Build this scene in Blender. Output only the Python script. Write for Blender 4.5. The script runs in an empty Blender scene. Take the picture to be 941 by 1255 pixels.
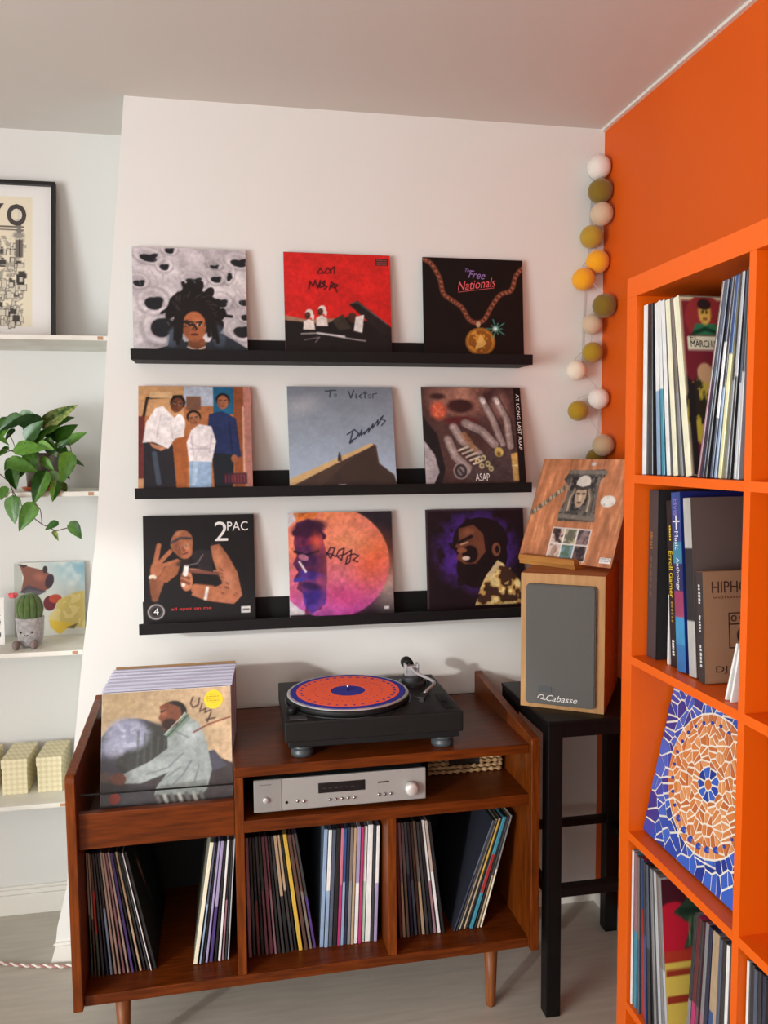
import bpy, bmesh, math, random
import numpy as np
from mathutils import Vector, Matrix, Euler
random.seed(7)
D = bpy.data; SC = bpy.context.scene; COL = SC.collection
R_ = math.radians

# ------------------------------------------------------------------ camera
F_PX, YAW, PITCH, ROLL = 984.58, 0.1841, -0.0752, -0.0076
CAM = np.array([-1.1587, -2.4138, 1.4948])
_f = np.array([math.sin(YAW)*math.cos(PITCH), math.cos(YAW)*math.cos(PITCH), math.sin(PITCH)])
_r = np.array([math.cos(YAW), -math.sin(YAW), 0.0]); _u = np.cross(_r, _f)
_r, _u = (math.cos(ROLL)*_r+math.sin(ROLL)*_u, -math.sin(ROLL)*_r+math.cos(ROLL)*_u)
cd = D.cameras.new('camera'); cam = D.objects.new('camera', cd); COL.objects.link(cam)
cd.sensor_fit = 'VERTICAL'; cd.sensor_height = 24.0; cd.lens = 24.0*F_PX/1255; cd.clip_start = .05
cam.matrix_world = Matrix(((_r[0], _u[0], -_f[0], CAM[0]), (_r[1], _u[1], -_f[1], CAM[1]), (_r[2], _u[2], -_f[2], CAM[2]), (0, 0, 0, 1)))
SC.camera = cam

def at(x, y, ax, v):
    """measured point of the photograph -> real position on the plane ax = v"""
    d = _r*(x-470.5)/F_PX - _u*(y-627.5)/F_PX + _f
    i = 'xyz'.index(ax); t = (v-CAM[i])/d[i]
    return Vector(CAM+t*d)

# ------------------------------------------------------------------ light
ROOM_X0, ROOM_Y0, CEIL = -3.75, -4.7, 2.49
WY0, WY1, WZ0, WZ1 = -3.62, -1.80, .55, 2.00          # window opening in the left wall
w = D.worlds.new('world'); SC.world = w; w.use_nodes = True
w.node_tree.nodes['Background'].inputs[0].default_value = (.75, .85, 1, 1)
w.node_tree.nodes['Background'].inputs[1].default_value = 1.0
def light(name, kind, loc, direction, energy, col, **k):
    l = D.lights.new(name, kind); l.energy = energy; l.color = col
    for a, b in k.items(): setattr(l, a, b)
    o = D.objects.new(name, l); COL.objects.link(o); o.location = loc
    o.rotation_euler = Vector(direction).to_track_quat('-Z', 'Y').to_euler(); return o
SUN_D = (math.sin(R_(47))*math.cos(R_(12.5)), math.cos(R_(47))*math.cos(R_(12.5)), -math.sin(R_(12.5)))
light('sun', 'SUN', (-6, -5, 4), SUN_D, 1.25, (1, .98, .95), angle=R_(2.2))
light('window_daylight', 'AREA', (ROOM_X0+.03, (WY0+WY1)/2, (WZ0+WZ1)/2), (1, .10, .50), 102, (.93, .985, 1), shape='RECTANGLE', size=WY1-WY0, size_y=WZ1-WZ0)
light('rear_fill', 'AREA', (-2.1, ROOM_Y0+.03, 1.7), (.1, 1, .35), 24, (.97, .98, 1), shape='RECTANGLE', size=1.5, size_y=1.3)  # unseen fill lamp added to brighten the room; this wall has no opening
SC.view_settings.view_transform = 'Standard'; SC.view_settings.look = 'None'
SC.view_settings.gamma = 1; SC.view_settings.use_curve_mapping = False
SC.view_settings.exposure = 0.26

# ------------------------------------------------------------------ materials
def lin(c):
    c = [v/255 if max(c) > 1.001 else v for v in c]
    return tuple(v/12.92 if v <= .04045 else ((v+.055)/1.055)**2.4 for v in c)
MATS = {}
def mat(name, col=(200, 200, 200), rough=.5, metal=0, spec=.5, noise=None, bump=0, bscale=60, coat=0, col2=None, stretch=(1, 1, 1), detail=3, alpha=1, trans=0, sheen=0):
    if name in MATS: return MATS[name]
    m = D.materials.new(name); m.use_nodes = True; nt = m.node_tree; N = nt.nodes; L = nt.links; b = N['Principled BSDF']
    b.inputs['Base Color'].default_value = (*lin(col), 1); b.inputs['Roughness'].default_value = rough
    b.inputs['Metallic'].default_value = metal; b.inputs['Specular IOR Level'].default_value = spec
    b.inputs['Coat Weight'].default_value = coat; b.inputs['Coat Roughness'].default_value = .15
    b.inputs['Transmission Weight'].default_value = trans; b.inputs['Sheen Weight'].default_value = sheen
    if alpha < 1: b.inputs['Alpha'].default_value = alpha
    if noise or bump:
        tc = N.new('ShaderNodeTexCoord'); mp = N.new('ShaderNodeMapping'); L.new(tc.outputs['Object'], mp.inputs[0]); mp.inputs['Scale'].default_value = stretch
    if noise:
        n = N.new('ShaderNodeTexNoise'); n.inputs['Scale'].default_value = noise; n.inputs['Detail'].default_value = detail; L.new(mp.outputs[0], n.inputs[0])
        r = N.new('ShaderNodeValToRGB'); r.color_ramp.elements[0].color = (*lin(col), 1); r.color_ramp.elements[1].color = (*lin(col2), 1)
        r.color_ramp.elements[0].position = .35; r.color_ramp.elements[1].position = .65
        L.new(n.outputs[0], r.inputs[0]); L.new(r.outputs[0], b.inputs['Base Color'])
    if bump:
        n2 = N.new('ShaderNodeTexNoise'); n2.inputs['Scale'].default_value = bscale; n2.inputs['Detail'].default_value = 4; L.new(mp.outputs[0], n2.inputs[0])
        bp = N.new('ShaderNodeBump'); bp.inputs['Strength'].default_value = bump; bp.inputs['Distance'].default_value = .002
        L.new(n2.outputs[0], bp.inputs['Height']); L.new(bp.outputs[0], b.inputs['Normal'])
    MATS[name] = m; return m
def wood(name, c1, c2, stretch, rough=.4, scale=9):
    if name in MATS: return MATS[name]
    m = mat(name, c1, rough, spec=.22, noise=scale, col2=c2, stretch=stretch, detail=6, bump=.12, bscale=45)
    return m
white = mat('white_wall_paint', (226, 225, 220), .75, bump=.05, bscale=220, spec=.25)
alcovew = mat('alcove_wall_paint', (219, 218, 214), .75, bump=.05, bscale=220, spec=.25)
ceilm = mat('ceiling_paint', (214, 207, 200), .85, bump=.04, bscale=200, spec=.2)
orangew = mat('orange_wall_paint', (222, 92, 6), .6, bump=.06, bscale=180, noise=2.2, col2=(218, 88, 5), spec=.35)
skirt = mat('white_gloss_trim', (228, 225, 216), .4)
orange = mat('orange_board', (228, 94, 2), .42, spec=.5, bump=.03, bscale=120)
walX = wood('walnut_grain_x', (106, 47, 10), (76, 31, 5), (1.2, 14, 14), .34)
walZ = wood('walnut_grain_z', (122, 57, 13), (88, 39, 7), (14, 14, 1.2), .34)
walY = wood('walnut_grain_y', (84, 41, 16), (62, 29, 11), (14, 1.2, 14), .36)
black = mat('black_painted_wood', (15, 13, 14), .6, spec=.25, bump=.05, bscale=90)
blackm = mat('black_stool_paint', (12, 11, 12), .45, spec=.3)
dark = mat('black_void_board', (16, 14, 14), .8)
oak = wood('light_oak_veneer', (196, 150, 98), (180, 132, 82), (8, 8, .8), .5, 7)
oakd = wood('honey_oak_stand', (190, 132, 66), (166, 108, 50), (.8, 8, 8), .5, 7)
paper = mat('white_card', (232, 230, 226), .6)

# ------------------------------------------------------------------ object helpers
def obj(name, me, m=None, parent=None, loc=None, rot=None, label=None):
    if isinstance(me, bmesh.types.BMesh):
        bm = me; me = D.meshes.new(name); bm.normal_update(); bm.to_mesh(me); bm.free()
    o = D.objects.new(name, me); COL.objects.link(o)
    if m is not None and not me.materials: me.materials.append(m)
    if parent is not None: o.parent = parent
    if loc is not None: o.location = loc
    if rot is not None: o.rotation_euler = rot
    if label: o['label'] = label
    return o
def tag(o, label, cat, group=None):
    o['label'] = label; o['category'] = cat
    if group: o['group'] = group
    return o
def thing(name, label, cat, loc=(0, 0, 0), rot=(0, 0, 0), group=None):
    o = D.objects.new(name, None); COL.objects.link(o); o.location = loc; o.rotation_euler = rot; o.empty_display_size = .05
    return tag(o, label, cat, group)
def struct(name, me, m=None, parent=None):
    o = obj(name, me, m, parent)
    if parent is None: o['kind'] = 'structure'
    return o
def smooth(o, ang=None):
    for p in o.data.polygons: p.use_smooth = True
    return o
def box(x0, x1, y0, y1, z0, z1, bev=0, bm=None, seg=2):
    new = bmesh.new()
    bmesh.ops.create_cube(new, size=1)
    for v in new.verts:
        v.co = Vector(((x0+x1)/2+v.co.x*(x1-x0), (y0+y1)/2+v.co.y*(y1-y0), (z0+z1)/2+v.co.z*(z1-z0)))
    if bev: bmesh.ops.bevel(new, geom=new.edges[:]+new.verts[:], offset=bev, segments=seg, affect='EDGES', profile=.6)
    if bm is None: return new
    me = D.meshes.new('t'); new.to_mesh(me); new.free(); bm.from_mesh(me); D.meshes.remove(me); return bm
def merge(*bms):
    b = bms[0]
    for o in bms[1:]:
        me = D.meshes.new('t'); o.to_mesh(me); o.free(); b.from_mesh(me); D.meshes.remove(me)
    return b
def xf(bm, loc=(0, 0, 0), rot=(0, 0, 0), sc=(1, 1, 1)):
    M = Matrix.Translation(loc) @ Euler(rot).to_matrix().to_4x4() @ Matrix.Diagonal((*sc, 1))
    bmesh.ops.transform(bm, matrix=M, verts=bm.verts); return bm
def lathe(prof, n=32, bm=None):
    bm = bm or bmesh.new(); rings = []
    for r, z in prof:
        if r < 1e-6: rings.append([bm.verts.new((0, 0, z))])
        else: rings.append([bm.verts.new((r*math.cos(2*math.pi*i/n), r*math.sin(2*math.pi*i/n), z)) for i in range(n)])
    for a, b in zip(rings, rings[1:]):
        for i in range(n):
            j = (i+1) % n
            if len(a) == 1 and len(b) == 1: continue
            if len(a) == 1: bm.faces.new((a[0], b[j], b[i])) if False else bm.faces.new((a[0], b[i], b[j])[::-1])
            elif len(b) == 1: bm.faces.new((a[i], a[j], b[0]))
            else: bm.faces.new((a[i], a[j], b[j], b[i]))
    bmesh.ops.recalc_face_normals(bm, faces=bm.faces); return bm
def tube(pts, r, n=8, bm=None, caps=True):
    bm = bm or bmesh.new(); pts = [Vector(p) for p in pts]; rings = []
    rs = r if isinstance(r, (list, tuple)) else [r]*len(pts)
    up = Vector((0.13, .07, 1)).normalized()
    for i, p in enumerate(pts):
        d = (pts[min(i+1, len(pts)-1)]-pts[max(i-1, 0)]).normalized()
        a = d.cross(up)
        if a.length < .05: a = d.cross(Vector((1, .2, 0)))
        a.normalize(); b = d.cross(a)
        rings.append([bm.verts.new(p+rs[i]*(a*math.cos(2*math.pi*k/n)+b*math.sin(2*math.pi*k/n))) for k in range(n)])
    for A, B in zip(rings, rings[1:]):
        for k in range(n): bm.faces.new((A[k], A[(k+1) % n], B[(k+1) % n], B[k]))
    if caps: bm.faces.new(rings[0][::-1]); bm.faces.new(rings[-1])
    bmesh.ops.recalc_face_normals(bm, faces=bm.faces); return bm
def curve_pts(pts, n=8):
    P = [Vector(p) for p in pts]; out = []
    for i in range(len(P)-1):
        a, b, c, d = P[max(i-1, 0)], P[i], P[i+1], P[min(i+2, len(P)-1)]
        for k in range(n):
            t = k/n
            out.append(.5*((2*b)+(c-a)*t+(2*a-5*b+4*c-d)*t*t+(3*b-a-3*c+d)*t**3))
    return out+[P[-1]]
def poly_prism(pts, y0, y1):
    """outline given in x,z extruded along y"""
    bm = bmesh.new(); A = [bm.verts.new((x, y0, z)) for x, z in pts]; B = [bm.verts.new((x, y1, z)) for x, z in pts]
    bm.faces.new(A); bm.faces.new(B[::-1]); n = len(A)
    for i in range(n): bm.faces.new((A[i], B[i], B[(i+1) % n], A[(i+1) % n]))
    bmesh.ops.recalc_face_normals(bm, faces=bm.faces); return bm
def text(s, w_, h_, m, parent, loc, rot=(math.pi/2, 0, 0), name='lettering', shear=0, ext=.0002, label=None, bold=0):
    """flat lettering: s fitted into w_ x h_ metres, centred at loc"""
    c = D.curves.new(name, 'FONT'); c.body = s; c.align_x = 'LEFT'; c.extrude = 0; c.offset = bold; c.shear = shear; c.resolution_u = 3
    o = D.objects.new('tmp', c); me = D.meshes.new_from_object(o); D.objects.remove(o); D.curves.remove(c)
    n = len(me.vertices); co = np.zeros(n*3); me.vertices.foreach_get('co', co); co = co.reshape(-1, 3)
    lo, hi = co.min(0), co.max(0); s_ = np.array([w_/(hi[0]-lo[0]), h_/(hi[1]-lo[1]), 1])
    co = (co-(lo+hi)/2)*s_; co[:, 2] = 0; me.vertices.foreach_set('co', co.ravel()); me.update(); me.materials.clear(); me.name = name
    return obj(name, me, m, parent, loc, rot, label)

# ------------------------------------------------------------------ flat print: painted into the vertices of a fine grid
class Art:
    def __init__(s, bg, N=150, asp=1.0, seed=1):
        s.N = N; s.M = max(8, int(N*asp)); s.asp = asp
        s.W, s.H = 2*N, 2*s.M
        u = (np.arange(s.W)+.5)/s.W; v = (np.arange(s.H)+.5)/s.H
        s.U, s.V = np.meshgrid(u, v); s.A = np.ones((s.H, s.W, 3))*np.array(bg)/255.; s.rng = np.random.RandomState(seed)
    def noise(s, cx, cy=None, oct=3):
        cy = cy or cx; out = np.zeros((s.H, s.W)); amp = 1; tot = 0
        for o in range(oct):
            g = s.rng.rand(int(cy)+2, int(cx)+2); x = s.U*cx; y = s.V*cy
            x = np.clip(x, 0, cx-.001); y = np.clip(y, 0, cy-.001); xi = x.astype(int); yi = y.astype(int); fx = x-xi; fy = y-yi; fx = fx*fx*(3-2*fx); fy = fy*fy*(3-2*fy)
            out += amp*((g[yi, xi]*(1-fx)+g[yi, xi+1]*fx)*(1-fy)+(g[yi+1, xi]*(1-fx)+g[yi+1, xi+1]*fx)*fy); tot += amp
            amp *= .5; cx *= 2; cy *= 2
        return out/tot
    def put(s, mask, col, a=1):
        c = np.array(col)/255. if not isinstance(col, np.ndarray) else col
        mask = (np.clip(mask, 0, 1)*a)[..., None]; s.A = s.A*(1-mask)+c*mask; return s
    def ell(s, cx, cy, rx, ry, col, rot=0, a=1, soft=.04):
        c, n = math.cos(rot), math.sin(rot); x = s.U-cx; y = s.V-cy
        d = np.sqrt(((x*c+y*n)/rx)**2+((-x*n+y*c)/ry)**2)
        return s.put((1-d)/max(soft, .004)+.5 if soft < .5 else np.clip((1-d)/soft, 0, 1), col, a)
    def ring(s, cx, cy, rx, ry, col, rot=0, a=1, w=.12):
        c, n = math.cos(rot), math.sin(rot); x = s.U-cx; y = s.V-cy
        d = np.sqrt(((x*c+y*n)/rx)**2+((-x*n+y*c)/ry)**2)
        return s.put(np.clip(1-abs(d-1)/w, 0, 1), col, a)
    def mpoly(s, pts):
        m = np.zeros((s.H, s.W), bool); n = len(pts)
        for i in range(n):
            x0, y0 = pts[i]; x1, y1 = pts[(i+1) % n]
            if y0 == y1: continue
            c = ((s.V >= min(y0, y1)) & (s.V < max(y0, y1))) & (s.U < x0+(s.V-y0)*(x1-x0)/(y1-y0)); m ^= c
        return m.astype(float)
    def poly(s, pts, col, a=1): return s.put(s.mpoly(pts), col, a)
    def rect(s, x0, y0, x1, y1, col, a=1): return s.put(((s.U > x0) & (s.U < x1) & (s.V > y0) & (s.V < y1)).astype(float), col, a)
    def line(s, pts, w_, col, a=1):
        m = np.zeros((s.H, s.W))
        for (x0, y0), (x1, y1) in zip(pts, pts[1:]):
            dx, dy = x1-x0, y1-y0; t = np.clip(((s.U-x0)*dx+(s.V-y0)*dy)/(dx*dx+dy*dy+1e-9), 0, 1)
            d = np.hypot(s.U-x0-t*dx, s.V-y0-t*dy); m = np.maximum(m, np.clip((w_-d)/(.35*w_+.001)+.5, 0, 1))
        return s.put(m, col, a)
    def grain(s, amt, c=60, cy=None):
        s.A = np.clip(s.A*(1+amt*(s.noise(c, cy)-.5)*2)[..., None], 0, 1); return s
    def blur(s, k=2):
        for _ in range(k):
            P = np.pad(s.A, ((1, 1), (1, 1), (0, 0)), 'edge'); s.A = (P[:-2, 1:-1]+P[2:, 1:-1]+P[1:-1, :-2]+P[1:-1, 2:]+2*P[1:-1, 1:-1])/6
        return s
    def photo(s, amt=.10, k=2):
        """soften the shapes and mottle them like a printed photograph"""
        s.blur(k); n = s.noise(9)-.5; n2 = s.noise(34)-.5; n3 = s.noise(90)-.5
        s.A = np.clip(s.A*(1+amt*(2.2*n+2.0*n2+1.2*n3)[..., None]), 0, 1); return s
    def mesh(s, name, w_, h_, m=None, y=0):
        img = s.A.reshape(s.M, 2, s.N, 2, 3).mean((1, 3))[::-1]
        lr = np.where(img <= .04045, img/12.92, ((img+.055)/1.055)**2.4)
        X, Z = np.meshgrid(np.linspace(-w_/2, w_/2, s.N), np.linspace(0, h_, s.M)); n = s.N*s.M
        co = np.stack([X, np.full_like(X, y), Z], -1).reshape(-1, 3)
        i = np.arange(n).reshape(s.M, s.N); q = np.stack([i[:-1, :-1], i[:-1, 1:], i[1:, 1:], i[1:, :-1]], -1).reshape(-1, 4)
        me = D.meshes.new(name); me.vertices.add(n); me.vertices.foreach_set('co', co.ravel())
        me.loops.add(q.size); me.loops.foreach_set('vertex_index', q.ravel().astype(np.int32))
        me.polygons.add(len(q)); me.polygons.foreach_set('loop_start', np.arange(0, q.size, 4, dtype=np.int32)); me.polygons.foreach_set('loop_total', np.full(len(q), 4, np.int32))
        me.update(); a = me.color_attributes.new('print', 'FLOAT_COLOR', 'POINT')
        a.data.foreach_set('color', np.concatenate([lr.reshape(-1, 3), np.ones((n, 1))], 1).ravel().astype(np.float32))
        me.materials.append(m or PRINT); return me
def printmat(name, rough, coat=0):
    m = D.materials.new(name); m.use_nodes = True; nt = m.node_tree; b = nt.nodes['Principled BSDF']
    a = nt.nodes.new('ShaderNodeAttribute'); a.attribute_name = 'print'; nt.links.new(a.outputs['Color'], b.inputs['Base Color'])
    b.inputs['Roughness'].default_value = rough; b.inputs['Coat Weight'].default_value = coat; b.inputs['Coat Roughness'].default_value = .12
    b.inputs['Specular IOR Level'].default_value = .22; return m
PRINT = printmat('printed_card', .5); GLOSS = printmat('printed_card_in_plastic', .4, .5)

# ------------------------------------------------------------------ room shell
def floor_mat():
    m = D.materials.new('pale_laminate'); m.use_nodes = True; nt = m.node_tree; N = nt.nodes; L = nt.links; b = N['Principled BSDF']
    tc = N.new('ShaderNodeTexCoord'); mp = N.new('ShaderNodeMapping'); L.new(tc.outputs['Object'], mp.inputs[0]); mp.inputs['Scale'].default_value = (1.6, 14, 1)
    n = N.new('ShaderNodeTexNoise'); n.inputs['Scale'].default_value = 4; n.inputs['Detail'].default_value = 7; L.new(mp.outputs[0], n.inputs[0])
    r = N.new('ShaderNodeValToRGB'); r.color_ramp.elements[0].color = (*lin((174, 167, 154)), 1); r.color_ramp.elements[1].color = (*lin((188, 181, 168)), 1)
    r.color_ramp.elements[0].position = .3; r.color_ramp.elements[1].position = .7; L.new(n.outputs[0], r.inputs[0]); L.new(r.outputs[0], b.inputs['Base Color'])
    b.inputs['Roughness'].default_value = .45; return m
AY = .295                                       # back of the alcove, chimney breast face is y = 0
struct('floor', box(ROOM_X0-.1, .1, ROOM_Y0-.1, .4, -.06, 0), floor_mat())
struct('ceiling', box(ROOM_X0-.1, .1, ROOM_Y0-.1, .4, CEIL, CEIL+.06), ceilm)
bx = [(-1.438, CEIL), (-1.497, 1.9), (-1.552, 1.263), (-1.600, .92), (-1.632, .66), (-1.668, .226), (-1.700, .10), (-1.712, 0)]
struct('wall_back', poly_prism(bx+[(.1, 0), (.1, CEIL)], 0, .4), white)
struct('wall_alcove', box(ROOM_X0-.1, -1.3, AY, .4, 0, CEIL), alcovew)
struct('wall_right', box(0, .1, ROOM_Y0-.1, 0, 0, CEIL), orangew)
wl = merge(box(ROOM_X0-.1, ROOM_X0, ROOM_Y0, WY0, 0, CEIL), box(ROOM_X0-.1, ROOM_X0, WY1, AY, 0, CEIL), box(ROOM_X0-.1, ROOM_X0, WY0, WY1, 0, WZ0), box(ROOM_X0-.1, ROOM_X0, WY0, WY1, WZ1, CEIL))
struct('wall_left', wl, white)
struct('wall_front', box(ROOM_X0-.1, .1, ROOM_Y0-.1, ROOM_Y0, 0, CEIL), white)
wf = merge(box(ROOM_X0-.08, ROOM_X0-.03, WY0, WY0+.05, WZ0, WZ1), box(ROOM_X0-.08, ROOM_X0-.03, WY1-.05, WY1, WZ0, WZ1), box(ROOM_X0-.08, ROOM_X0-.03, WY0, WY1, WZ0, WZ0+.05), box(ROOM_X0-.08, ROOM_X0-.03, WY0, WY1, WZ1-.05, WZ1))
struct('window_1', wf, skirt)
def skirting(x0, x1, y, h=.17, t=.02):          # stepped moulding
    return merge(box(x0, x1, y-t, y, 0, h-.022, .002), box(x0, x1, y-t*.72, y, h-.022, h-.008, .002), box(x0, x1, y-t*.4, y, h-.008, h, .001))
struct('baseboard_alcove', skirting(ROOM_X0, -1.66, AY, .088, .024), skirt)
struct('baseboard_back', merge(poly_prism([(-1.718, 0), (0, 0), (0, .05), (-1.704, .05)], -.014, 0), poly_prism([(-1.712, .05), (0, .05), (0, .057), (-1.702, .057)], -.009, 0)), skirt)
struct('baseboard_right', box(-.014, 0, ROOM_Y0, -.014, 0, .07, .002), skirt)
struct('trim_1', box(-.012, 0, ROOM_Y0, 0, CEIL-.008, CEIL), skirt)

# ------------------------------------------------------------------ alcove shelves
shelfw = mat('white_shelf_paint', (226, 224, 214), .55, noise=14, col2=(216, 213, 202), bump=.1, bscale=60)
chip = mat('bare_wood_chip', (178, 134, 104), .8)
for z, xr, lab in ((1.832, -1.505, 'topmost white alcove shelf, carrying the framed city poster'), (1.386, -1.545, 'white alcove shelf under the trailing green plant'),
                   (.921, -1.605, 'white alcove shelf under the cactus toy and photo print'), (.466, -1.655, 'lowest white alcove shelf, holding the cream boxes')):
    s = thing('wall_shelf', lab, 'shelf', (-2.3, .03, z))
    obj('board', box(-1.3, xr+2.3, 0, AY-.031, -.014, 0, .002), shelfw, s)
    obj('paint_chip', box(xr+2.3-.030, xr+2.3-.014, -.0006, .004, -.012, -.002, .001), chip, s, label='small patch of bare wood at the shelf end')

# ------------------------------------------------------------------ picture ledges
for z, lab in ((1.7789, 'top black picture ledge, holding the grey, red and black record sleeves'),
               (1.3988, ''),
               (1.0192, 'bottom black picture ledge just above the turntable')):
    if z == 1.3988: lab = 'middle black picture ledge, holding the sleeve with the three children'
    s = thing('picture_ledge', lab, 'shelf', (-1.4278, 0, z))
    obj('back_panel', box(0, 1.15, -.012, -.0005, -.028, .043, .0008), black, s)
    obj('shelf_board', box(0, 1.15, -.110, -.012, -.028, -.018, .0006), black, s)
    obj('front_lip', box(0, 1.15, -.120, -.110, -.030, 0, .0008), black, s)

# ------------------------------------------------------------------ the cover prints (generic compositions)
SK, SK2, SKD = (150, 92, 62), (112, 66, 46), (72, 40, 30)
def face(a, cx, cy, s, skin=SK, dark=SK2, tilt=0, hair=(20, 17, 17), beard=False, mouth=(120, 58, 50)):
    c, n = math.cos(tilt), math.sin(tilt)
    def P(x, y): return cx+s*(x*c-y*n), cy+s*(x*n+y*c)
    a.ell(*P(0, -.35), s*.9, s*.95, hair, tilt, soft=.12)
    a.ell(*P(0, 0), s*.72, s*1.0, skin, tilt, soft=.1)
    a.ell(*P(-.45, .1), s*.3, s*.7, dark, tilt, .5, soft=.6)
    a.ell(*P(.2, -.35), s*.3, s*.3, (196, 130, 92), tilt, .5, soft=.8)
    for e in (-.3, .3):
        a.ell(*P(e, -.12), s*.15, s*.07, (225, 215, 205), tilt, .9); a.ell(*P(e, -.12), s*.07, s*.07, (20, 14, 12), tilt)
        a.line([P(e-.17, -.28), P(e+.17, -.3)], s*.05, hair)
    a.line([P(-.02, -.1), P(-.07, .22), P(.1, .24)], s*.045, dark, .8); a.ell(*P(0, .26), s*.16, s*.07, dark, tilt, .7, soft=.6)
    if beard: a.ell(*P(0, .75), s*.68, s*.42, hair, tilt, soft=.15)
    a.ell(*P(0, .52), s*.24, s*.09, mouth, tilt, soft=.2); a.line([P(-.22, .52), P(.22, .52)], s*.025, (50, 22, 20))
def art_grey():
    a = Art((196, 189, 192)); a.V = a.V/.94; n = a.noise(7)
    a.put(np.clip((n-.45)*3, 0, 1), (222, 216, 216), .8); a.put(np.clip((.42-n)*4, 0, 1), (160, 152, 156), .7)
    H = [(110, 100, 38, 14), (180, 138, 20, 12), (312, 198, 34, 12), (205, 66, 20, 10), (66, 212, 24, 12), (130, 297, 38, 25), (163, 402, 45, 38), (415, 186, 22, 12), (408, 130, 20, 6), (520, 110, 35, 14), (435, 290, 28, 15), (528, 415, 35, 22), (540, 285, 20, 12), (478, 172, 10, 18), (545, 350, 16, 12)]
    for x, y, rx, ry in H:
        u, v, p, q = (x-37)/520, (y-50)/455, rx/520, ry/455
        a.ell(u, v-.03, p*2.2, q*2.6+.02, (146, 138, 144), .3, .45, soft=.8)
    for x, y, rx, ry in H:
        u, v, p, q = (x-37)/520, (y-50)/455, rx/520, ry/455
        a.ring(u+.004, v-.02, p*1.75+.01, q*2.0+.02, (140, 132, 138), .25, .6, .22); a.ring(u, v-.03, p*1.5+.008, q*1.7+.014, (232, 227, 228), .25, .5, .25); a.ell(u+.35*p, v-.3*q, p*.9, q*.8, (30, 30, 34), -.5, soft=.2)
    for x, y, rx, ry in H: a.ell((x-37)/520, (y-50)/455, rx/500, ry/420, (30, 30, 34), .25, soft=.12)
    for i in range(14):
        x, y = a.rng.rand(2); a.line([(x, y), (x+.06, y+.09), (x+.08, y+.2)], .003, (150, 142, 146), .6)
    hair = (26, 22, 22)
    a.ell(.54, .62, .19, .22, hair); a.ell(.52, .46, .13, .07, hair)
    for x, y in ((.36, .52), (.33, .62), (.36, .75), (.72, .55), (.76, .64), (.74, .76), (.48, .39), (.57, .38), (.66, .44)): a.ell(x, y, .042, .075, hair, .5)
    a.line([(.35, .56), (.25, .63)], .014, hair); a.line([(.72, .56), (.78, .64), (.86, .65)], .014, hair)
    a.poly([(.32, .8), (.37, .78), (.44, .9), (.66, .9), (.72, .8), (.78, .82), (1, .96), (1, 1), (.14, 1), (.3, .94)], (44, 50, 58))
    a.ell(.35, .86, .06, .1, (92, 104, 120), .2, .6, soft=.4); a.ell(.74, .84, .06, .12, (80, 92, 108), -.2, .6, soft=.4)
    a.ell(.55, .93, .08, .09, (134, 78, 50)); a.ell(.53, .68, .165, .17, hair); face(a, .53, .755, .145, (168, 98, 62), (110, 60, 40), 0, hair)
    for x0, x1, y1 in ((.38, .36, .88), (.405, .385, .92), (.43, .41, .86), (.665, .70, .86), (.69, .735, .9), (.645, .66, .84)): a.line([(x0, .6), (x1, y1)], .017, hair)
    for x0, y0, x1, y1 in ((.36, .5, .30, .6), (.40, .44, .34, .5), (.66, .46, .75, .52), (.7, .56, .8, .62), (.46, .4, .44, .34), (.56, .4, .6, .35), (.5, .4, .52, .345)): a.line([(x0, y0), (x1, y1)], .018, hair)
    for i in range(40):
        t = a.rng.rand()*6.28; r = .10+.08*a.rng.rand(); a.line([(.53+r*math.cos(t)*1.1, .6+r*math.sin(t)), (.53+(r+.03)*math.cos(t+.2)*1.1, .6+(r+.03)*math.sin(t+.2))], .003, (66, 58, 58) if math.sin(t) < .3 else hair)
    a.line([(.43, .70), (.49, .74), (.53, .735), (.55, .78)], .009, (30, 24, 24)); a.line([(.47, .95), (.55, .985), (.62, .95)], .008, (215, 205, 200))
    a.photo(); return a
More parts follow.
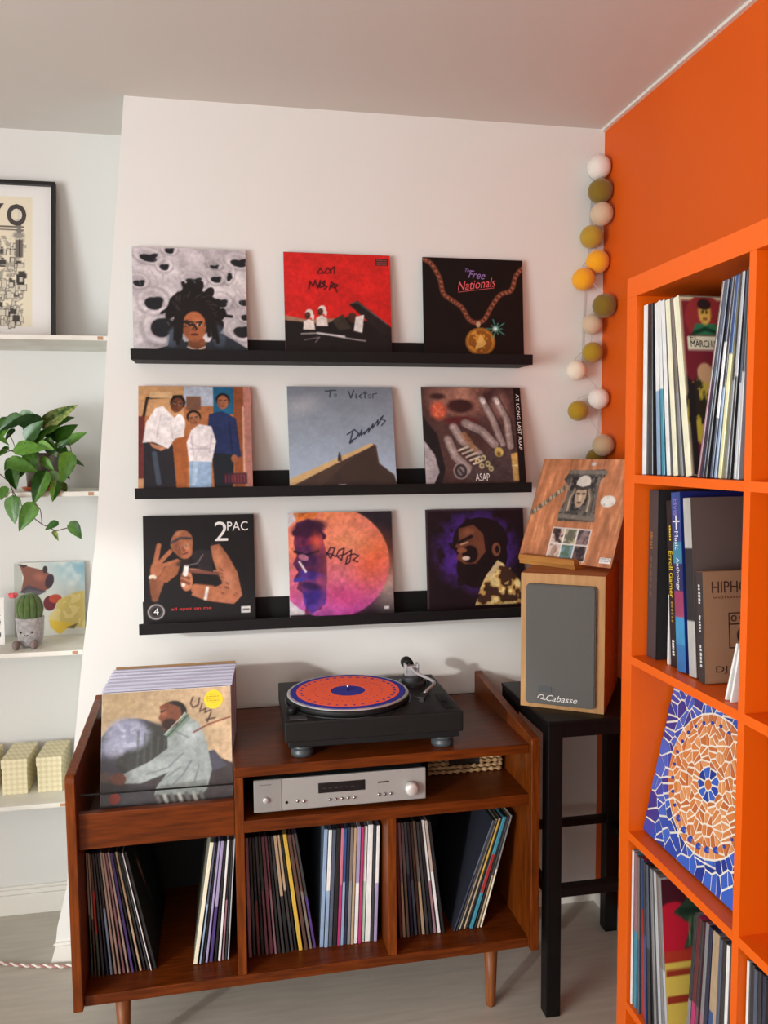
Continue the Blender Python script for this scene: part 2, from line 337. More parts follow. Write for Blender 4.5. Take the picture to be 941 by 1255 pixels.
def art_red():
    a = Art((208, 38, 34)); a.V = a.V/.94; a.put(a.V*.6, (182, 22, 22), .5)
    a.poly([(0, .62), (.2, .66), (.5, .64), (.5, 1), (0, 1)], (150, 118, 96)); a.poly([(0, .67), (.36, .7), (.6, .62), (1, .72), (1, 1), (0, 1)], (26, 22, 22))
    a.poly([(.6, .5), (.68, .46), (.98, .7), (1, .8), (.9, .78)], (34, 28, 28)); a.line([(.62, .49), (.68, .475), (.96, .69)], .006, (96, 84, 80))
    for x, y in ((.22, .6), (.34, .56)):
        a.poly([(x-.05, y+.16), (x-.045, y+.08), (x, y+.05), (x+.05, y+.08), (x+.06, y+.16)], (216, 206, 198)); a.ell(x+.006, y, .036, .045, (226, 214, 208), .3); a.poly([(x+.02, y-.03), (x+.055, y+.02), (x+.045, y+.07), (x+.01, y+.02)], (214, 202, 196)); a.ell(x-.008, y+.02, .026, .036, SKD, .2); a.ell(x-.014, y+.01, .01, .012, SK, 0, .7, soft=.8)
    a.ell(.63, .63, .04, .05, SKD); a.poly([(.66, .62), (.74, .6), (.72, .78), (.64, .76)], (224, 220, 216)); a.poly([(.44, .66), (.54, .6), (.62, .74), (.5, .76)], (58, 50, 40))
    a.line([(.15, .8), (.32, .79), (.6, .84), (.75, .86)], .006, (168, 160, 158)); a.line([(.18, .86), (.32, .83), (.28, .88)], .005, (120, 112, 110)); a.line([(.3, .79), (.55, .82)], .009, (205, 200, 198))
    k = (40, 14, 16)                                  # marker scribbles
    a.line([(.31, .2), (.34, .15), (.37, .2), (.32, .2)], .005, k); a.line([(.38, .19), (.41, .14), (.44, .19), (.39, .2)], .005, k); a.line([(.43, .17), (.47, .13), (.47, .2)], .005, k)
    a.line([(.23, .36), (.24, .28), (.27, .33), (.29, .27), (.31, .35), (.34, .27), (.33, .34), (.37, .33), (.38, .27), (.35, .3), (.4, .33), (.37, .36)], .006, k)
    a.line([(.42, .36), (.44, .28), (.46, .3), (.43, .33), (.47, .34), (.5, .31), (.46, .3), (.49, .38)], .006, k)
    a.photo(); return a
def art_chain():
    a = Art((16, 13, 13)); a.V = a.V/.94
    L = [(0, .02), (.09, .07), (.17, .22), (.2, .36), (.3, .44), (.38, .5), (.45, .62), (.52, .65), (.6, .62), (.68, .48), (.77, .36), (.88, .31), (.93, .16), (1, .08)]
    C = curve_pts([(x, 0, y) for x, y in L], 6)
    a.line([(p.x, p.z) for p in C], .024, (112, 62, 44))
    for i, p in enumerate(C): a.ell(p.x, p.z, .016, .009, (168, 104, 78) if i % 2 else (88, 46, 34), .8)
    a.ell(.54, .67, .022, .03, (190, 160, 130)); a.ell(.56, .845, .15, .145, (142, 92, 34)); a.ell(.56, .845, .13, .125, (202, 142, 58), soft=.1)
    n = a.noise(16); a.put(((n > .56) & (np.hypot((a.U-.56)/.12, (a.V-.845)/.12) < 1)).astype(float), (132, 78, 26), .9)
    a.poly([(.5, .92), (.56, .76), (.62, .86), (.58, .9)], (230, 186, 104), .8)
    for k in range(10):
        t = k*math.pi/5; r = .1 if k % 2 else .06; a.line([(.72, .71), (.72+r*math.cos(t), .71+r*math.sin(t))], .005, (96, 196, 178), .7)
    a.ell(.71, .71, .035, .035, (220, 245, 230), soft=.8)
    return a
def art_three():
    a = Art((176, 112, 70)); a.V = a.V/.95; a.rect(0, 0, .4, .3, (196, 150, 104)); a.line([(.05, .3), (.08, .12), (.38, .1)], .012, (40, 28, 24)); a.rect(.1, .06, .3, .12, (214, 176, 130))
    a.rect(.4, 0, .66, .2, (176, 186, 200)); a.rect(.42, .1, .55, .24, (120, 84, 66)); a.rect(.66, 0, .84, .28, (32, 96, 132)); a.rect(.84, 0, .93, 1, (140, 78, 46)); a.rect(.93, .0, 1, 1, (176, 120, 108)); a.rect(.915, .2, .935, .85, (206, 160, 136))
    a.rect(0, .3, .06, 1, (104, 46, 44)); a.poly([(.3, .5), (.44, .5), (.42, 1), (.32, 1)], (160, 92, 50)); a.rect(.0, .9, .08, 1, (190, 140, 100))
    j = (34, 42, 62)
    a.poly([(.05, .55), (.3, .58), (.33, 1), (.05, 1)], (38, 36, 42)); a.line([(.14, .66), (.18, .95)], .022, (84, 104, 122), .6)
    a.poly([(.22, .2), (.3, .3), (.4, .36), (.4, .5), (.32, .52), (.26, .62), (.13, .55), (.04, .56), (.07, .36), (.15, .22)], (232, 226, 226))
    a.poly([(.1, .56), (.25, .61), (.2, .64), (.12, .6)], (190, 130, 96)); a.ell(.36, .38, .05, .1, (240, 236, 236))
    a.poly([(.62, .28), (.74, .25), (.86, .32), (.9, .7), (.66, .74), (.6, .5)], (36, 48, 88)); a.poly([(.64, .66), (.84, .68), (.82, 1), (.66, 1)], (30, 36, 44)); a.ell(.84, .72, .03, .04, SK)
    a.poly([(.44, .72), (.64, .72), (.63, 1), (.44, 1)], (148, 176, 206)); a.line([(.5, .76), (.48, .96)], .02, (186, 208, 228), .7)
    a.poly([(.46, .44), (.53, .38), (.64, .4), (.68, .55), (.64, .75), (.44, .74), (.42, .56)], (236, 230, 232)); a.line([(.46, .62), (.62, .62)], .006, (190, 180, 190)); a.line([(.46, .56), (.5, .6), (.58, .61), (.65, .57)], .012, (214, 206, 210)); a.line([(.46, .5), (.48, .66)], .006, (196, 186, 192)); a.line([(.64, .5), (.62, .66)], .006, (196, 186, 192)); a.line([(.8, .36), (.82, .66)], .008, (26, 36, 70)); a.line([(.2, .28), (.16, .5)], .006, (206, 198, 200)); a.line([(.28, .36), (.3, .52)], .006, (206, 198, 200))
    face(a, .34, .19, .075, SK2, SKD, .25); face(a, .49, .33, .07, (172, 112, 78), SK2, -.2); face(a, .745, .16, .07, (160, 100, 70), SK2)
    a.rect(.74, .86, .95, .97, (60, 34, 50), .8)
    for i in range(7): a.line([(.76+i*.027, .88), (.76+i*.027, .95)], .004, (150, 56, 66))
    a.photo(); return a
def art_dune():
    a = Art((128, 142, 156)); a.V = a.V/.95; t = np.clip(a.V*1.1, 0, 1)[..., None]; a.A = np.array((120, 128, 138))/255*(1-t)+np.array((166, 184, 204))/255*t
    a.ell(.12, .2, .3, .14, (186, 186, 190), -.3, .5, soft=.9)
    a.poly([(0, .93), (.78, .58), (.82, .6), (.84, .78), (.98, .9), (1, 1), (0, 1)], (74, 58, 50)); a.poly([(0, .93), (.78, .575), (.8, .6), (.4, .8), (.04, .99), (0, .99)], (206, 172, 120))
    a.poly([(.8, .59), (.83, .8), (.9, .83), (1, .97), (1, 1), (.3, 1), (.5, .8)], (58, 46, 42), .7); a.rect(.45, .985, .52, .995, (200, 200, 200))
    a.line([(.46, .75), (.465, .7)], .009, (48, 42, 44)); a.line([(.48, .75), (.475, .7)], .009, (70, 60, 60)); a.ell(.47, .68, .008, .012, (40, 34, 34))
    a.photo(.04, 2); k = (34, 40, 60)
    a.line([(.36, .05), (.46, .04)], .005, k); a.line([(.41, .04), (.4, .11)], .005, k); a.ell(.455, .09, .013, .014, k); a.ell(.455, .09, .007, .008, (130, 142, 156))
    a.line([(.58, .05), (.6, .12), (.63, .04)], .005, k); a.line([(.65, .08), (.65, .12)], .005, k); a.line([(.70, .08), (.68, .1), (.70, .12)], .005, k); a.line([(.735, .05), (.735, .12)], .004, k); a.line([(.715, .07), (.755, .07)], .004, k); a.ring(.78, .1, .014, .018, k, w=.3); a.line([(.81, .12), (.81, .08), (.85, .07)], .004, k)
    a.line([(.6, .47), (.57, .58), (.6, .56)], .006, k); a.line([(.55, .49), (.62, .44), (.66, .48), (.63, .53), (.57, .56)], .006, k)
    a.line([(.66, .51), (.69, .44), (.68, .5), (.72, .46), (.71, .49), (.76, .42), (.75, .47), (.8, .38), (.79, .43), (.85, .34), (.84, .4), (.9, .3), (.87, .33), (.92, .35), (.88, .4)], .005, k)
    return a
def art_hand():
    a = Art((72, 50, 48)); a.V = a.V/.95; n = a.noise(6); a.put(n, (104, 74, 68), .6)
    a.ell(.4, .12, .42, .24, (150, 104, 90), soft=.5); a.ell(.4, .1, .1, .16, (186, 132, 112), soft=.5); a.ell(.38, .2, .13, .07, (60, 34, 34), soft=.4); a.ell(.16, .1, .1, .04, (60, 40, 40), soft=.5)
    a.ell(.16, .25, .1, .12, (206, 92, 66), soft=.5); a.line([(.12, .2), (.2, .3), (.12, .3), (.2, .2)], .01, (230, 130, 96), .6); a.ell(.72, .1, .2, .1, (66, 42, 42), soft=.6); a.ell(.78, .2, .12, .2, (138, 98, 92), soft=.6)
    a.ell(.38, .36, .16, .05, (92, 40, 42), soft=.4); a.poly([(0, .3), (.14, .5), (.2, .85), (.16, 1), (0, 1)], (34, 30, 34)); a.poly([(0, .55), (.1, .7), (.14, .88), (.08, 1), (0, 1)], (176, 168, 172))
    g = (148, 132, 128)
    for pts, w_ in (([(.6, .13), (.7, .35), (.78, .6)], .04), ([(.74, .13), (.84, .35), (.86, .62)], .04), ([(.42, .38), (.58, .46), (.7, .6)], .05), ([(.3, .42), (.38, .56), (.56, .72)], .05), ([(.24, .55), (.3, .72), (.5, .92)], .05)):
        a.line([(x+.012, y+.012) for x, y in pts], w_, (50, 38, 40)); a.line(pts, w_*.85, g); a.line([(x-.008, y-.008) for x, y in pts], w_*.3, (184, 168, 162), .6)
    a.ell(.61, .15, .025, .035, (226, 214, 208), -.4); a.ell(.755, .15, .025, .035, (226, 214, 208), -.4); a.poly([(.5, .72), (.78, .62), (.95, .7), (.95, 1), (.4, 1)], (76, 62, 62)); a.line([(.4, .5), (.5, .66)], .03, (168, 120, 84), .7)
    for i in range(5):
        a.line([(.34+.035*i, .66+.035*i), (.44+.035*i, .62+.035*i)], .009, (214, 206, 190)); a.line([(.35+.035*i, .68+.035*i), (.45+.035*i, .64+.035*i)], .006, (60, 50, 44))
    for x, y in ((.52, .77), (.58, .74), (.62, .8), (.56, .82), (.65, .85)): a.ell(x, y, .025, .03, (206, 196, 150)); a.ell(x, y, .012, .014, (90, 78, 60))
    a.ell(.74, .68, .045, .05, (190, 168, 96)); a.ell(.74, .7, .02, .025, (120, 96, 50)); a.poly([(.86, .7), (.94, .68), (.96, .98), (.87, .98)], (196, 158, 92)); a.line([(.87, .82), (.95, .82)], .008, (236, 216, 160))
    a.ell(.35, .87, .075, .085, (150, 140, 140)); a.ell(.35, .87, .06, .07, (54, 46, 48)); a.ell(.35, .87, .035, .045, (130, 120, 120)); a.line([(.33, .84), (.37, .9)], .008, (40, 32, 34))
    a.rect(.925, 0, 1, 1, (22, 18, 20)); a.grain(.12, 50); a.photo(.12, 3); return a
def art_fists():
    a = Art((23, 20, 21)); a.V = a.V/.965; s = (170, 104, 72)
    a.poly([(.06, .5), (.14, .42), (.2, .5), (.18, .64), (.12, .8), (.06, .74)], (138, 84, 60)); a.line([(.1, .48), (.14, .28)], .022, s); a.line([(.13, .46), (.24, .34)], .02, s); a.line([(.09, .5), (.2, .46), (.3, .43)], .018, s); a.ell(.115, .5, .05, .07, s, soft=.3)
    a.poly([(.14, .6), (.2, .48), (.34, .42), (.3, .56), (.2, .64)], (148, 90, 60)); a.ell(.08, .58, .035, .025, (214, 200, 180)); a.line([(.08, .62), (.1, .78)], .03, (128, 76, 52))
    a.poly([(.6, .3), (.68, .28), (.76, .4), (.84, .56), (.88, .78), (.8, .86), (.56, .82), (.42, .76), (.46, .68), (.62, .7), (.7, .66), (.64, .5), (.62, .42)], (168, 104, 74)); a.ell(.66, .4, .06, .14, (204, 136, 98), -.3, .7, soft=.8); a.ell(.76, .62, .07, .12, (196, 134, 108), -.4, .6, soft=.8)
    for i in range(16):
        x, y = .66+.18*a.rng.rand(), .5+.28*a.rng.rand(); a.line([(x, y), (x+.02, y+.015)], .005, (92, 54, 44), .7)
    a.line([(.6, .72), (.46, .7)], .045, s); a.ell(.38, .62, .055, .1, (182, 116, 84)); a.line([(.34, .57), (.4, .6)], .014, (120, 70, 50)); a.line([(.34, .62), (.4, .65)], .014, (120, 70, 50)); a.line([(.41, .53), (.66, .56)], .017, (118, 70, 58)); a.line([(.41, .51), (.66, .54)], .005, (176, 120, 96))
    a.line([(.37, .56), (.38, .49)], .022, (226, 220, 214)); a.ell(.35, .66, .018, .018, (226, 216, 206)); a.line([(.565, .7), (.545, .8)], .014, (224, 220, 210))
    a.ell(.345, .25, .095, .11, s, .2, soft=.12); a.poly([(.40, .36), (.5, .33), (.6, .34), (.62, .55), (.5, .52)], (40, 34, 36)); face(a, .355, .31, .11, s, (96, 56, 40), -.35, s, mouth=(150, 84, 74)); a.ell(.30, .30, .05, .12, (108, 64, 44), -.3, .6, soft=.9); a.line([(.25, .26), (.33, .215), (.42, .22)], .012, (70, 60, 62)); a.ell(.39, .3, .03, .05, (214, 150, 114), -.3, .6, soft=.9); a.ell(.31, .17, .04, .04, (206, 140, 104), 0, .6, soft=.9); a.ell(.36, .45, .07, .03, (44, 32, 30), -.3, .7, soft=.4)
    a.line([(.38, .48), (.48, .46), (.53, .38)], .006, (110, 104, 104))
    a.ell(.107, .905, .075, .072, (190, 184, 180)); a.ell(.107, .905, .062, .06, (36, 32, 34)); a.ell(.107, .905, .052, .05, (170, 164, 160), 0, .5); a.ell(.107, .905, .046, .044, (36, 32, 34))
    a.rect(.865, .885, .95, .945, (222, 220, 216)); a.rect(.875, .905, .94, .925, (60, 56, 56))
    for x in np.linspace(.88, .93, 6): a.rect(x, .905, x+.004, .925, (222, 220, 216))
    a.photo(); return a
def art_moon():
    a = Art((44, 36, 44)); a.V = a.V/.965; a.poly([(0, 0), (.1, 0), (.1, .5), (.16, 1), (0, 1)], (212, 204, 208)); n = a.noise(5); n2 = a.noise(22)
    m = np.clip((.55-np.hypot(a.U-.42, (a.V-.5)))/.01+.0, 0, 1); a.put(np.clip(1-np.hypot((a.U-.95)/.25, (a.V-.72)/.35), 0, 1), (206, 180, 170), .9)
    t = a.V; top = np.stack([.93+0*t, .55-.05*n, .34+.15*n], -1); bot = np.stack([.80-.1*n, .28+.1*n, .42+.25*t], -1); k = np.clip((t-.3)*1.5, 0, 1)[..., None]
    img = top*(1-k)+bot*k; img = img*(.86+.28*n2[..., None]); a.put(m, img, 1)
    a.ell(.8, .5, .3, .4, (232, 96, 44), .3, .6, soft=.9); a.ell(.6, .3, .3, .24, (226, 150, 104), 0, .6, soft=.9); a.ell(.55, .85, .35, .2, (196, 66, 120), 0, .7, soft=.9)
    a.poly([(.05, .0), (.3, 0), (.2, .1), (.1, .12)], (222, 118, 46), .8)
    pr = [(.08, .1), (.2, .06), (.3, .14), (.36, .4), (.36, .7), (.3, .95), (.14, 1), (.16, .86), (.12, .78), (.07, .74), (.09, .68), (.05, .64), (.09, .58), (.04, .5), (.08, .42), (.05, .3)]
    a.poly(pr, (94, 40, 84)); a.poly([(.1, .12), (.28, .12), (.3, .3), (.1, .34)], (150, 40, 66), .7); a.poly([(.1, .56), (.36, .6), (.34, .9), (.2, 1), (.14, .9)], (72, 50, 156), .8); a.line([(.07, .2), (.2, .12), (.33, .24)], .03, (60, 22, 50))
    n3 = a.noise(7); pm = a.mpoly(pr); a.put(pm*np.clip((n3-.5)*4, 0, 1), (196, 70, 90), .7); a.put(pm*np.clip((.46-n3)*5, 0, 1), (40, 22, 70), .7); a.put(pm*np.clip((a.U-.24)*6, 0, 1), (214, 90, 84), .75); a.ell(.24, .8, .14, .12, (50, 34, 120), .2, .8, soft=.7); a.ell(.2, .16, .16, .08, (54, 20, 50), -.2, .9, soft=.4); a.line([(.06, .38), (.16, .42), (.28, .38)], .012, (30, 14, 40)); a.ell(.14, .44, .05, .03, (196, 130, 150), .4, .8); a.line([(.1, .48), (.16, .58)], .01, (236, 220, 224)); a.ell(.2, .72, .12, .05, (36, 24, 70), .2, .8, soft=.5); a.line([(.06, .66), (.14, .65)], .018, (60, 60, 160)); a.ell(.26, .3, .07, .16, (240, 110, 50), 0, .5, soft=.9)
    k = (44, 20, 40); a.line([(.36, .42), (.4, .35), (.44, .36), (.4, .46), (.36, .4), (.45, .44), (.48, .38), (.53, .36), (.5, .48), (.46, .44), (.54, .42), (.6, .38), (.58, .5), (.54, .52), (.56, .44), (.62, .42), (.67, .44), (.61, .48), (.66, .5)], .006, k)
    a.rect(.9, .945, .95, .975, (220, 216, 214)); a.photo(); return a
def art_gold():
    a = Art((34, 20, 26)); a.V = a.V/.965; n = a.noise(14); m = np.clip(1.15-np.hypot((a.U-.5)/.42, (a.V-.42)/.42), 0, 1); a.put(np.clip(m*2.2, 0, 1)*(n > .38), (64, 34, 112), .9); a.put(np.clip(m*1.4, 0, 1)*(n > .55), (86, 46, 150), .8)
    h = (30, 18, 20); a.ell(.55, .33, .28, .24, h); a.ell(.5, .6, .2, .2, h, -.3); a.ell(.62, .5, .2, .26, h, .2)
    a.poly([(.33, .2), (.48, .16), (.58, .26), (.6, .44), (.5, .56), (.38, .56), (.3, .5), (.34, .42), (.29, .38), (.33, .32)], (110, 64, 46)); a.ell(.42, .24, .09, .06, (168, 108, 76), -.3, .7, soft=.9); a.ell(.44, .46, .08, .09, h); a.ell(.4, .5, .04, .022, (226, 200, 186)); a.line([(.33, .34), (.46, .28)], .016, h); a.line([(.35, .36), (.42, .34)], .008, (200, 160, 130)); a.ell(.36, .42, .05, .025, (140, 84, 60)); a.ell(.71, .42, .045, .07, (128, 78, 58)); a.ell(.72, .42, .02, .04, h)
    a.poly([(.48, .98), (.56, .8), (.62, .66), (.74, .54), (.84, .62), (.96, .74), (.97, .99)], (70, 44, 34)); b = a.noise(13); mk = a.mpoly([(.48, .98), (.54, .8), (.6, .68), (.72, .53), (.86, .62), (.95, .76), (.96, .98)]); a.put(mk*(b > .5), (206, 162, 92), .95); a.put(mk*(b > .62), (240, 216, 150), .9); a.poly([(.6, .68), (.72, .54), (.76, .56), (.66, .7)], (222, 196, 148))
    a.rect(0, 0, 1, .018, (70, 54, 60)); a.rect(0, 0, .02, 1, (70, 54, 60)); a.photo(); return a
def art_jacket():
    a = Art((176, 152, 120)); a.V = a.V/.91; n = a.noise(6); a.put(n, (150, 132, 92), .6); a.put(np.clip(a.U*1.3-.2, 0, 1), (206, 178, 146), .7)
    a.poly([(0, .55), (.3, .5), (.7, .5), (1, .66), (1, 1), (0, 1)], (62, 56, 58)); a.poly([(.8, .55), (.86, .54), (.96, .68), (.84, .72)], (72, 72, 84))
    a.ell(.24, .5, .27, .27, (72, 74, 86)); a.ell(.36, .52, .26, .24, (56, 58, 56), soft=.15); a.ell(.2, .36, .16, .13, (142, 146, 168), .3, soft=.4); b = a.noise(20); a.put(np.clip(1-np.hypot((a.U-.2)/.22, (a.V-.4)/.2), 0, 1)*(b > .55), (196, 198, 214), .8); a.ell(.1, .46, .12, .1, (150, 152, 172), 0, .8, soft=.5)
    for i in range(5): a.line([(.28+.05*i, .34+.02*i), (.27+.05*i, .68)], .008, (78, 86, 78), .6)
    a.ell(.55, .2, .1, .1, (34, 28, 28)); a.poly([(.44, .14), (.5, .11), (.6, .16), (.62, .26), (.54, .33), (.47, .35), (.45, .27), (.43, .24), (.45, .2)], SK2); a.ell(.47, .2, .035, .05, (170, 104, 82), 0, .7, soft=.8); a.ell(.52, .3, .06, .05, (40, 28, 26), .3, .9, soft=.3); a.line([(.45, .19), (.48, .18)], .006, (30, 22, 20))
    j = (150, 160, 158); a.poly([(.64, .22), (.74, .3), (.8, .45), (.84, .7), (.8, .86), (.76, .9), (.4, .87), (.42, .8), (.5, .7), (.3, .77), (.18, .76), (.17, .68), (.36, .6), (.5, .5), (.5, .38), (.6, .28)], j)
    a.poly([(.63, .2), (.68, .26), (.52, .42), (.47, .38), (.58, .3)], (120, 138, 124)); a.line([(.66, .23), (.5, .4)], .006, (60, 84, 76)); a.line([(.64, .21), (.48, .38)], .004, (206, 212, 200))
    a.ell(.7, .42, .1, .14, (188, 198, 198), .3, .6, soft=.9); a.poly([(.45, .8), (.8, .78), (.8, .86), (.76, .9), (.4, .87)], (108, 116, 110), .6)
    for p0 in ([(.62, .55), (.5, .66), (.34, .7)], [(.68, .62), (.62, .72), (.54, .8)], [(.74, .66), (.7, .8)], [(.6, .66), (.46, .76)], [(.56, .36), (.66, .42)]): a.line(p0, .006, (110, 120, 122), .8)
    for i in range(7): a.line([(.42+.055*i, .88), (.44+.055*i, .94)], .014, (160, 164, 154) if i % 2 else (96, 96, 92))
    a.ell(.13, .72, .06, .05, (110, 64, 48), .3); a.ell(.02, .7, .1, .06, (120, 96, 84), 0, .6, soft=.6); a.poly([(0, .74), (.2, .78), (.4, .8), (.4, 1), (0, 1)], (50, 48, 52), .8)
    k = (70, 50, 44); a.line([(.7, .08), (.68, .13), (.7, .17), (.74, .15), (.75, .09)], .006, k); a.line([(.77, .14), (.75, .21), (.8, .18), (.79, .22), (.84, .2)], .005, k); a.line([(.84, .22), (.81, .3), (.8, .28), (.87, .27)], .006, k); a.line([(.7, .38), (.82, .32), (.99, .27)], .006, (120, 60, 50))
    a.grain(.06, 40); a.photo(); return a
def art_wood():
    a = Art((190, 122, 84)); g = a.noise(26, 5); g2 = a.noise(8, 3)
    a.A = a.A*(.78+.42*g+.25*(g2-.5))[..., None]; a.put(np.clip((g-.62)*5, 0, 1), (224, 164, 118), .7); a.A = np.clip(a.A, 0, 1)
    for x in (.0, .33, .68): a.line([(x, 0), (x+.01, 1)], .003, (84, 46, 28), .6)
    U0 = a.U; a.U = (a.U-.29)/.83+.30
    a.poly([(.3, .2), (.36, .12), (.8, .1), (.82, .17), (.74, .22), (.82, .6), (.36, .61), (.34, .54), (.42, .3)], (72, 66, 62)); a.poly([(.4, .18), (.72, .17), (.72, .5), (.44, .5)], (44, 40, 40)); a.line([(.36, .13), (.82, .13)], .02, (116, 108, 100)); a.line([(.36, .56), (.8, .57)], .022, (122, 112, 102)); a.line([(.4, .2), (.4, .52)], .015, (104, 96, 90)); a.line([(.75, .18), (.77, .52)], .015, (104, 96, 90)); n = a.noise(28)
    a.put(a.mpoly([(.34, .12), (.82, .1), (.82, .62), (.34, .62)])*(n > .62), (150, 140, 128), .5)
    for s in (-1, 1):
        for i in range(3): a.line([(.57+s*.08, .26), (.57+s*(.11+.02*i), .38), (.57+s*(.1+.025*i), .5)], .012, (176, 160, 140) if i % 2 else (110, 96, 84))
    a.ell(.57, .36, .07, .11, (176, 150, 126)); a.line([(.52, .34), (.55, .34)], .008, (40, 34, 32)); a.line([(.59, .34), (.62, .34)], .008, (40, 34, 32)); a.ell(.57, .38, .018, .03, (206, 186, 160)); a.ell(.57, .425, .03, .01, (90, 60, 52)); a.ell(.57, .23, .09, .07, (206, 198, 186)); a.line([(.48, .27), (.57, .29), (.66, .27)], .016, (60, 54, 50))
    a.U = U0
    for i in range(9):                                 # woven band
        x, y = .03+.036*i, .54-.031*i; a.ell(x, y, .03, .022, (176, 162, 136) if i % 2 else (128, 114, 96), -.5); a.line([(x-.01, y-.02), (x+.01, y+.02)], .004, (70, 60, 50))
    a.rect(.305, .67, .72, .975, (226, 220, 214))
    P_ = [((206, 176, 160), (44, 30, 34)), ((186, 178, 140), (96, 92, 80)), ((70, 60, 66), (150, 120, 116)), ((214, 186, 176), (150, 120, 96)), ((120, 150, 166), (86, 110, 84)), ((110, 84, 84), (44, 34, 40))]
    for i, (c1, c2) in enumerate(P_):
        x0, y0 = .315+.137*(i % 3), .68+.15*(i//3); a.rect(x0, y0, x0+.122, y0+.135, c1)
        mm = ((a.U > x0) & (a.U < x0+.122) & (a.V > y0) & (a.V < y0+.135)); nn = a.noise(24); a.put(mm*(nn > .5), c2, .8); a.ell(x0+.06, y0+.06, .03, .05, c2, .2, .7, soft=.4)
    a.ell(.81, .4, .075, .055, (226, 222, 212)); b = a.noise(18); a.put((np.hypot((a.U-.81)/.07, (a.V-.4)/.05) < 1)*(b < .4), (180, 176, 164), .8); a.ell(.57, .05, .025, .018, (196, 190, 190))
    a.photo(.06, 1); return a

white_ink = mat('white_print_ink', (236, 232, 228), .5); grey_ink = mat('silver_print_ink', (206, 206, 204), .5)
red_ink = mat('red_print_ink', (206, 34, 34), .5); black_ink = mat('black_print_ink', (24, 22, 22), .5); pink_ink = mat('pink_print_ink', (216, 96, 100), .5)
brown_ink = mat('dark_brown_print_ink', (66, 44, 34), .5); lilac_ink = mat('lilac_print_ink', (150, 120, 190), .5); yellow_ink = mat('yellow_print_ink', (236, 206, 40), .5)
S = .315
def sleeve(lab, art, loc, rot, edge=(222, 218, 214), pm=None, group=None, name='record_sleeve', t=.0045, w_=S, h_=S, cat='record sleeve'):
    s = thing(name, lab, cat, loc, rot, group)
    obj('sleeve_body', box(-w_/2, w_/2, -t, 0, 0, h_, .0008), mat('sleeve_edge_%d_%d_%d' % edge, edge, .6), s)
    obj('cover_print', art.mesh('cover_print', w_-.001, h_-.001, pm, -t-.0003), None, s)
    return s
# sleeves on the ledges: left x, y of the foot, y of the top, ledge height
LED = [
 ('grey record sleeve with a dreadlocked portrait before white pebbly shapes', art_grey, -1.4273, -.050, -.016, 1.7789, (206, 202, 200)),
 ('red record sleeve with black scribbled writing and an open dark car', art_red, -1.0043, -.040, -.0145, 1.7789, (150, 40, 34)),
 ('black record sleeve with a gold medallion on a brown rope chain', art_chain, -.5902, -.036, -.0145, 1.7789, (24, 20, 20)),
 ('record sleeve with a photo of three children in white and navy tops', art_three, -1.4211, -.0965, -.0145, 1.3988, (206, 150, 120)),
 ('pale blue signed record sleeve with a sand dune and tiny figure', art_dune, -1.0009, -.086, -.0145, 1.3988, (198, 202, 206)),
 ('record sleeve with a close-up of a ringed hand over a face', art_hand, -.5960, -.080, -.0145, 1.3988, (70, 50, 50)),
 ('black record sleeve with a man throwing a hand sign, big white lettering', art_fists, -1.4196, -.0567, -.0145, 1.0192, (30, 26, 28)),
 ('record sleeve with an orange and pink moon and purple profile, signed', art_moon, -1.0045, -.048, -.0145, 1.0192, (214, 208, 210)),
 ('dark purple record sleeve with a bearded shouting man in gold', art_gold, -.5839, -.044, -.0145, 1.0192, (60, 46, 56)),
]
SL = []
for lab, fn, x, yb, yt, z, edge in LED:
    th = math.asin((yt-yb)/S)
    SL.append(sleeve(lab, fn(), (x+S/2, yb, z-.0178), (-th, 0, 0), edge))
Y_ = -.0052
def ST(s, txt, u, v, w_, h_, m, **k): return text(txt, w_*S, h_*S, m, s, ((u-.5)*S, k.pop('y', Y_), (1-v)*S), **k)
# lettering on the covers
s = SL[1]; obj('advisory_label', box(.36*S, .48*S, -.0052, -.0046, .90*S, .965*S), mat('dark_label_ink', (60, 16, 20), .5), s)
for t_, v_ in (('PARENTAL', .05), ('ADVISORY', .07), ('EXPLICIT CONTENT', .09)): ST(s, t_, .92, v_, .10, .012, mat('dark_red_print_ink', (190, 90, 84), .5), y=-.0055)
s = SL[2]; ST(s, 'Free', .535, .155, .17, .075, lilac_ink, shear=.4, rot=(math.pi/2, R_(4), 0)); ST(s, 'Nationals', .53, .245, .39, .085, pink_ink, shear=.4, rot=(math.pi/2, R_(-8), 0)); ST(s, 'The', .45, .115, .06, .03, lilac_ink, shear=.4)
obj('underline', xf(box(-.06, .055, -.0056, -.005, -.0006, .0006), ((.535-.5)*S, 0, (1-.30)*S), (0, R_(-8), 0)), pink_ink, s)
s = SL[5]; ST(s, 'AT LONG LAST ASAP', .965, .35, .56, .032, white_ink, rot=(math.pi/2, R_(90), 0)); ST(s, 'ASAP', .56, .893, .14, .075, white_ink)
s = SL[6]; ST(s, '2', .70, .155, .12, .18, white_ink); ST(s, 'PAC', .85, .11, .19, .085, white_ink); ST(s, '4', .107, .873, .045, .065, white_ink); ST(s, 'all eyez on me', .42, .860, .36, .034, red_ink)
# ------------------------------------------------------------------ record sleeve on the wooden stand upon the loudspeaker
a_, t_ = 1.032, .40
wc = Vector((-.332, -.159, 0))+Vector((math.cos(a_), -math.sin(a_), 0))*S/2
ws = sleeve('wood-look record sleeve leaning on a wooden stand atop the loudspeaker', art_wood(), (wc.x, wc.y, 1.1765), (-t_, 0, -a_), (112, 70, 44), GLOSS)
obj('advisory_label', box(.37*S, .48*S, -.0052, -.0046, .035*S, .085*S), white_ink, ws)
for tt, v in (('PARENTAL', .925), ('ADVISORY', .945)): ST(ws, tt, .925, v, .1, .014, black_ink, y=-.0055)
